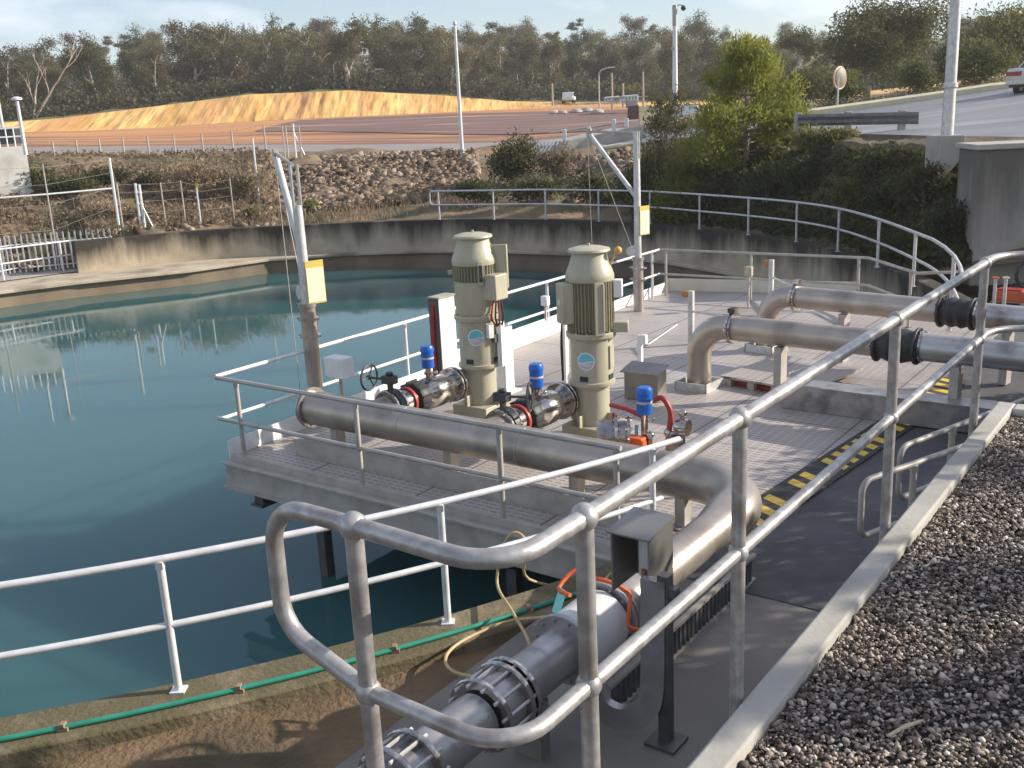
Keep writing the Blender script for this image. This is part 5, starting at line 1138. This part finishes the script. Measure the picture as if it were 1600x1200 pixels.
# far wood: trees standing on the hill behind the cutting
rnd = random.Random(21); protos = []
for i in range(9):
    H = rnd.uniform(9, 11.5); tall = i >= 6
    protos.append(gum('x', 'tree', 100+i, H*(1.12 if tall else 1), rnd.uniform(6, 8) if not tall else rnd.uniform(4.2, 5.4), 5600 if not tall else 3600, .30, LWOOD if i % 3 else LOLIVE, PALEB if i == 1 else BARK, (0, 0, 0), 'gum trees in the wood on the hill', clump=.25 if not tall else .24, low=7 if not tall else 4, flat=.8 if not tall else .45, first=.30 if not tall else .5, depth=2 if not tall else 2))
spots = []
for row, (D0, gap) in enumerate(((133, 5.2), (141, 5.6), (151, 6.0), (163, 6.6), (177, 7.4), (193, 8.4), (214, 9.6))):
    a = AZ(-110)+rnd.random()*.02
    while a < AZ(1760):
        D = D0+rnd.uniform(-4, 4); px_ok = True
        if row == 0 and AZ(845) < a < AZ(1000): px_ok = False
        if px_ok: spots.append((a, D, row))
        a += gap*rnd.uniform(.75, 1.3)/D
first_used = set(); ROWL = ['grey green gum at the front of the wood, just above the cutting or the clearing', 'gum tree in the middle of the wood, only its crown showing', 'gum tree at the back of the wood, its crown against the sky']
for a, D, row in spots:
    i = rnd.randrange(6) if row < 5 or rnd.random() < .45 or a > AZ(1080) else rnd.randrange(6, 9); x, y = D*math.sin(a), D*math.cos(a); z = tz(x, y); s = rnd.uniform(.60, .90)*(1 if a < AZ(1130) else .72)
    lab = ROWL[0 if row < 2 else (1 if row < 5 else 2)]
    if i not in first_used: first_used.add(i); o = protos[i]; o.location = (x, y, z); o['label'] = lab; o.scale = (s, s, s)
    else: o = dup(protos[i], (x, y, z), rnd.uniform(0, 6.28), lab, (s*rnd.uniform(.9, 1.15), s*rnd.uniform(.9, 1.15), s))
    o['group'] = ('front trees of the wood', 'middle trees of the wood', 'skyline trees of the wood')[0 if row < 2 else (1 if row < 5 else 2)]
# the green mass of undergrowth between the trunks
def scatter(name, label, cat, n, size, m, seed, px0, px1, f0, f1, h, aspect=2.0, az=None):
    r = np.random.default_rng(seed); P = np.empty((n, 3))
    for i in range(n):
        px = r.uniform(px0, px1); d = ray(px, 230); a = math.atan2(d.x, d.y); D, Zs = colat(a); s = r.uniform(f0, f1); k = np.interp(s, range(11), D)
        x, y = k*math.sin(a), k*math.cos(a); q = .5+.5*mnoise.noise(Vector((x*.5/h, y*.5/h, seed)))
        P[i] = (x, y, np.interp(k, D, Zs)+h*r.random()**1.3*(.25+1.2*q))
    a = r.normal(size=(n, 3)); a[:, 2] += .5; a /= np.linalg.norm(a, axis=1)[:, None]; b = np.cross(a, r.normal(size=(n, 3))); b /= np.linalg.norm(b, axis=1)[:, None]
    s = size*r.uniform(.6, 1.4, n)[:, None]; v = np.stack([P-a*s*.5, P+b*s/aspect, P+a*s*.6, P-b*s/aspect], 1).reshape(-1, 3)
    me = npmesh(name, v, np.arange(n*4).reshape(-1, 4)); me.materials.append(m); o = bpy.data.objects.new(name, me); COL.objects.link(o); return tag(o, label, cat, kind='stuff')
scatter('undergrowth', 'olive undergrowth filling the wood between the trunks', 'undergrowth', 60000, .32, LGUM, 31, -130, 1750, 7.12, 9.0, 2.2)
scatter('ground_cover', 'dark leafy ground cover over the shaded right hand bank', 'ground cover', 21000, .10, LDARK, 32, 985, 1530, .08, 1.86, .36)
scatter('bank_weeds', 'low brown weeds over the left hand bank', 'weeds', 9000, .13, LDRY, 33, -80, 420, .1, 2.6, .35)
for o in protos:
    if o['label'] == 'x':
        for c in list(o.children): bpy.data.objects.remove(c)
        bpy.data.objects.remove(o)
# understorey
def bush(label, loc, R, n, leaf, lm, seed, group=None, name='shrub', cl=7, aspect=2.2, lift=.4, cat='shrub', stems=True):
    r = random.Random(seed); t = thing(name, label, cat, loc, group); c = []
    for i in range(cl):
        a = r.uniform(0, 6.28); q = r.uniform(0, .62); k = r.uniform(.36, .56)
        c.append(((math.cos(a)*q*R[0], math.sin(a)*q*R[1], R[2]*r.uniform(.30, .72)), (R[0]*k, R[1]*k, R[2]*k*.72)))
    addmesh('foliage', leafmesh('foliage', c, n, leaf, lm, seed, aspect, lift=lift), t)
    if stems:
        b = MB()
        for q in c: b.tube([Vector(loc)+Vector((0, 0, -.15)), Vector(loc)+Vector(q[0])*.5+Vector((r.uniform(-.1, .1), 0, 0)), Vector(loc)+Vector(q[0])*1.15], [.03, .02, .01] if R[2] < 4 else [.08, .05, .02], 5)
        link('stems', b, BARK, t)
    return t
us = [bush('x', (0, 0, 0), (2.4, 2.4, 2.2), 700, .3, (LGUM, LOLIVE, LSHRUB)[i], 300+i, 'understorey shrubs at the foot of the wood') for i in range(3)]; ufirst = set()
for k in range(64):
    px = -90+k*27.5+rnd.uniform(-9, 9); D = rnd.uniform(128, 134)
    if 845 < px < 1010: D = rnd.uniform(134, 140)
    i = rnd.choice((0, 0, 1, 1, 2)) if px > 200 else rnd.choice((1, 1, 2)); g = ground(px, D); s = rnd.uniform(.5, 1.15)
    lab = 'low shrub in the fringe at the foot of the wood'
    if i not in ufirst: ufirst.add(i); o = us[i]; o.location = g; o.scale = (s, s, s); o['label'] = lab
    else: dup(us[i], g, rnd.uniform(0, 6.28), lab, (s, s, s*rnd.uniform(.8, 1.2)))
# trees one can single out on the skyline and at the left
for lab, px, D, ytop, wd, sd_ in (('tall spreading gum rising above the wood, left of the slim white pole', 318, 190, 24, 13, 41), ('flat topped gum against the sky, left of the slim white pole', 520, 195, 24, 9, 42), ('small flat topped gum just right of the other flat topped gum', 578, 200, 34, 6, 43), ('umbrella shaped gum on the skyline, right of the slim white pole', 786, 195, 32, 9, 44), ('dark round headed gum on the skyline over the white pickup', 884, 200, 46, 7, 45), ('dark isolated gum with pale trunk between the bright green tree and the round eucalypt', 1246, 105, 44, 6.5, 46), ('dark tall trees edge, gum at the top right corner of the picture', 1580, 82, 8, 8, 47), ('dark gum beside the light pole at the top right', 1540, 96, 40, 6, 48)):
    g = ground(px, D); d = ray(px, ytop); H = HC+d.z*D/math.hypot(d.x, d.y)-g.z; cw = .17 if D > 150 else .22
    gum(lab, 'tree', sd_, H, wd, 1900 if D > 150 else 9000, .30 if D > 150 else .19, LDARK if D < 150 else LGUM, PALEB, g, clump=cw, flat=.42 if D > 150 else .7, first=.5 if D > 150 else .3)
bt = thing('bare_tree', 'bare pale branching tree at the left edge of the wood', 'tree', ground(60, 127)); b = MB(); e = []; g = ground(60, 127)
limb(b, g-Z*.3, (.1, 0, 1), 3.5, .15, 3, random.Random(5), e, .7); limb(b, g-Z*.3, (.7, 0, .9), 4.6, .16, 3, random.Random(8), e, .6); link('trunk', b, mat('bleached_wood', (.42, .36, .30), (.52, .46, .4), 3, .9), bt)

# right hand bank
def pine():
    g = ground(1166, 33); H = 5.75-g.z; t = thing('conifer', 'bright yellow green bushy conifer on the bank behind the far handrail', 'tree', g); r = random.Random(4); cl = []
    b = MB().tube([g-Z*.3, g+Z*H*.5, g+Z*H*.9], [.10, .07, .02], 8)
    for i in range(64):
        h = r.random()**.9*.93+.03; w_ = 2.45*(1-h)**.55*(.62+.38*math.sin(min(h*6, 1.57))); a = r.uniform(0, 6.28); q = w_*r.uniform(.35, 1.0)
        c = Vector((math.cos(a)*q, math.sin(a)*q, h*H)); k = .36+.28*(1-h)
        cl.append((tuple(c), (k*r.uniform(.8, 1.25), k*r.uniform(.8, 1.25), k*r.uniform(.7, 1.1)))); b.tube([g+Z*(h*H*.8), g+c*.92], [.03, .008], 5)
    link('trunk', b, BARK, t); addmesh('crown', leafmesh('crown', cl, 26000, .17, LPINE, 6, 4.5, shell=.6, lift=.55), t)
pine()
def sidepine(label, px, D, W_, H, n, sd_, lm=LPINE):
    g = ground(px, D); r = random.Random(sd_); t = thing('conifer', label, 'tree', g); cl = []; b = MB().tube([g-Z*.3, g+Z*H*.85], [.06, .015], 7)
    for i in range(22):
        h = r.random()*.95; q = W_*(1-h*.75)*r.uniform(.2, 1); a = r.uniform(0, 6.28); c = Vector((math.cos(a)*q, math.sin(a)*q, h*H+.15)); k = .46+.36*(1-h); cl.append((tuple(c), (k, k, k*.9))); b.tube([g+Z*(h*H*.7), g+c], [.02, .006], 5)
    link('trunk', b, BARK, t); addmesh('crown', leafmesh('crown', cl, n, .15, lm, sd_, 4.5, shell=.6, lift=.6), t)
sidepine('smaller darker conifer, left of the bright one and behind the hoist', 1040, 34.5, 1.35, 3.5, 17000, 71, LOLIVE)
sidepine('low young conifer with upright shoots, just right of the far hoist mast', 1058, 31.8, .9, 1.8, 4500, 72)
g = ground(1345, 63); d = ray(1345, 14); gum('big round headed eucalypt on forked trunks beyond the road', 'tree', 51, (HC+d.z*63/math.hypot(d.x, d.y)-g.z)*1.03, 8.8, 30000, .17, LOLIVE, BARK, g, name='eucalypt', clump=.24, flat=.66, first=.26, depth=2, trunk_r=.016, lean=.1, low=3)
BS = [  # label, column, distance, half sizes, leaves, size, material
 ('round olive bush on the far bank, right of the rock pitching', 800, 41.3, (1.55, 1.2, 2.0), 6000, .12, LOLIVE), ('dry grey brown bush beside the round olive one', 868, 40.8, (.95, .8, 1.35), 2600, .11, LDRY),
 ('dark low bush behind the left end of the curved handrail', 735, 38.8, (1.5, .7, .95), 2600, .11, LDARK), ('dark low bush behind the curved handrail, under the round bush', 845, 37.6, (1.7, .8, 1.0), 3000, .11, LDARK),
 ('dark bush behind the curved handrail, left of the far hoist', 925, 36.5, (1.3, .8, 1.25), 2600, .11, LDARK), ('dark bush behind the curved handrail, at the far hoist mast', 1000, 34.5, (1.3, .8, 1.5), 2800, .11, LDARK),
 ('dark bush under the bright conifer, against the curved handrail', 1105, 31.6, (1.3, .7, 1.1), 2800, .10, LDARK), ('dark bush right of the bright conifer foot', 1200, 29.9, (1.1, .7, 1.3), 2800, .10, LDARK),
 ('sunlit olive shrub hanging over the bank below the guard rail', 1290, 29.6, (1.15, .7, .72), 4200, .085, LSHRUB), ('shaded shrub below the sunlit one, left part of the slope', 1262, 28.9, (1.1, .7, .95), 3000, .09, LDARK),
 ('yellow green rounded shrub low on the shaded slope', 1328, 26.4, (.62, .5, .95), 2400, .075, LSHRUB), ('dark ground shrub on the slope, right of the yellow green one', 1392, 25.0, (.9, .6, .7), 2600, .085, LDARK),
 ('dark creeping shrub below the light pole footing', 1448, 24.0, (.9, .6, .85), 2600, .085, LDARK), ('dark shrub tucked against the concrete abutment', 1492, 22.9, (.7, .5, .9), 2400, .08, LDARK),
 ('dark shrub high on the slope under the road edge', 1382, 26.6, (1.0, .5, .4), 2400, .085, LDARK), ('dark shrub at the foot of the slope by the tank wall', 1420, 23.3, (.8, .5, .5), 2000, .08, LDARK),
 ('yellow green shrub by the road mirror', 1300, 57, (2.2, 1.6, 2.1), 4200, .16, LSHRUB), ('olive shrub left of the road mirror, behind the conifer', 1250, 55, (1.9, 1.5, 2.3), 3600, .16, LOLIVE), ('yellowish shrub at the foot of the round eucalypt', 1425, 56, (1.4, 1.2, 2.0), 2800, .15, LSHRUB),
 ('broad pale green shrub right of the light pole, by the kerb', 1520, 55, (2.2, 1.6, 2.5), 5200, .15, LSHRUB), ('yellow green clipped hedge bush above the car', 1580, 62, (3.0, 2, 3.7), 6000, .17, LSHRUB), ('dark bush between the light pole and the round eucalypt', 1470, 58, (1.5, 1.4, 2.6), 3000, .16, LDARK),
 ('dark green bush on the left bank under the headwall', 25, 47.5, (1.6, 1, 1.1), 2200, .12, LOLIVE), ('green brown bush on the left bank below the road fence', 95, 46.5, (1.9, 1, 1.0), 2400, .12, LOLIVE), ('green brown bush right of its neighbour on the left bank', 165, 46.8, (1.8, 1, .9), 2200, .12, LDARK), ('low green bush near the white gate on the bank', 222, 45.8, (1.3, .9, .8), 1800, .11, LOLIVE),
 ('big dry grey bush behind the white gate', 305, 43.6, (2.2, 1.2, 1.75), 4200, .12, LDRY), ('dry bush left of the strainer posts', 372, 43.2, (1.5, 1, 1.5), 2600, .12, LDRY), ('small bright green tuft at the foot of the rock pitching', 480, 40.6, (.45, .4, .45), 700, .10, LSHRUB), ('small green tuft behind the left hoist', 378, 39.9, (.5, .4, .45), 700, .10, LSHRUB),
 ('dry brown scrub on the bank above the palisade fence', 60, 41.5, (1.9, 1.2, .8), 2600, .12, LDRY), ('dry brown scrub behind the tall fence post', 135, 41.5, (1.8, 1.2, .75), 2400, .12, LDRY), ('dry scrub low on the bank left of the gate', 190, 41, (1.2, 1, .6), 1500, .12, LDRY), ('reedy tuft beside the mossy stub wall', 84, 40.8, (.4, .3, .7), 700, .12, LOLIVE)]
for i, (lab, px, D, R, n, lf, lm) in enumerate(BS): bush(lab, ground(px, D), R, n, lf, lm, 500+i, 'bushes on the banks', cl=9)
# dry grass over the banks
def grass():
    r = np.random.default_rng(12); vs = []; 
    def spot(px, D, k, h):
        g = ground(px, D)
        for _ in range(k):
            x, y = g.x+r.normal()*.16, g.y+r.normal()*.16; a = r.uniform(0, 6.28); H = h*r.uniform(.5, 1.3); w_ = .022; lx, ly = r.normal()*.3*H, r.normal()*.3*H
            vs.append(((x-math.cos(a)*w_, y-math.sin(a)*w_, g.z-.03), (x+math.cos(a)*w_, y+math.sin(a)*w_, g.z-.03), (x+lx, y+ly, g.z+H)))
    for _ in range(1500): spot(r.uniform(-60, 420), r.uniform(38.8, 50), 6, .30)
    for _ in range(500): spot(r.uniform(380, 760), r.uniform(38.5, 42), 5, .22)
    for _ in range(500): spot(r.uniform(1000, 1560), r.uniform(53.5, 62), 6, .4)
    v = np.array(vs).reshape(-1, 3); me = npmesh('dry_grass', v, np.arange(len(v)).reshape(-1, 3)); me.materials.append(LDRY); o = bpy.data.objects.new('dry_grass', me); COL.objects.link(o)
    tag(o, 'dry straw coloured grass tufts scattered over the banks', 'grass', kind='stuff')
grass()
# unseen trees that shade the gravel, and a hedge added to shade the asphalt
def column_tree(label, px, py, t, r0, H, seed):
    q = at(px, py, 1.66); b_ = Vector((q.x+t, q.y+t*math.tan(SUN_AZ), 1.66)); r = random.Random(seed); o = thing('shade_tree', label, 'tree', b_, 'slender trees right of the terrace')
    link('trunk', MB().tube([b_-Z*.1, b_+Z*H*.5, b_+Z*H], [.05, .04, .01], 8), BARK, o)
    cl = [((r.uniform(-.5, .5)*r0, r.uniform(-.5, .5)*r0, .2+(H-.3)*i/13), (r0*r.uniform(.6, 1), r0*r.uniform(.6, 1), .36)) for i in range(14)]
    addmesh('crown', leafmesh('crown', cl, 4200, .10, LOLIVE, seed, 2.2), o)
column_tree('slender tree right of the terrace, the nearest of three, out of the picture', 1560, 1075, 5.0, .26, 2.9, 61)
column_tree('slender tree right of the terrace, the middle of three, out of the picture', 1500, 912, 5.5, .38, 4.2, 62)
column_tree('slender tree right of the terrace, the farthest of three, out of the picture', 1560, 742, 5.5, .40, 4.0, 63)
hd = thing('hedge', 'unseen hedge added right of the picture to shade the asphalt', 'hedge', Vector((8.2, 9, 0)))  # invented hedge, its height shaped to keep the asphalt in shade
addmesh('foliage', leafmesh('foliage', [((.1*(i % 2), -3.6+.42*i, .3+(3.3-.125*i)*k/5), (.45, .4, .45)) for i in range(17) for k in range(6)], 26000, .14, LDARK, 64), hd)

# the air over the far wood
HZ = bpy.data.materials.new('pale_air'); HZ.use_nodes = True; hn = HZ.node_tree.nodes; hn.remove(hn['Principled BSDF'])
pv = hn.new('ShaderNodeVolumePrincipled'); pv.inputs['Density'].default_value = .0006; pv.inputs['Color'].default_value = (.9, .87, .86, 1); pv.inputs['Anisotropy'].default_value = .2
HZ.node_tree.links.new(pv.outputs[0], hn['Material Output'].inputs['Volume'])
tag(link('haze', MB().obox((0, 330, 22), (480, 0, 0), (0, 400, 0), (0, 0, 26)), HZ, smooth=False), 'thin pale haze between the plant and the far wood', 'haze', kind='stuff')
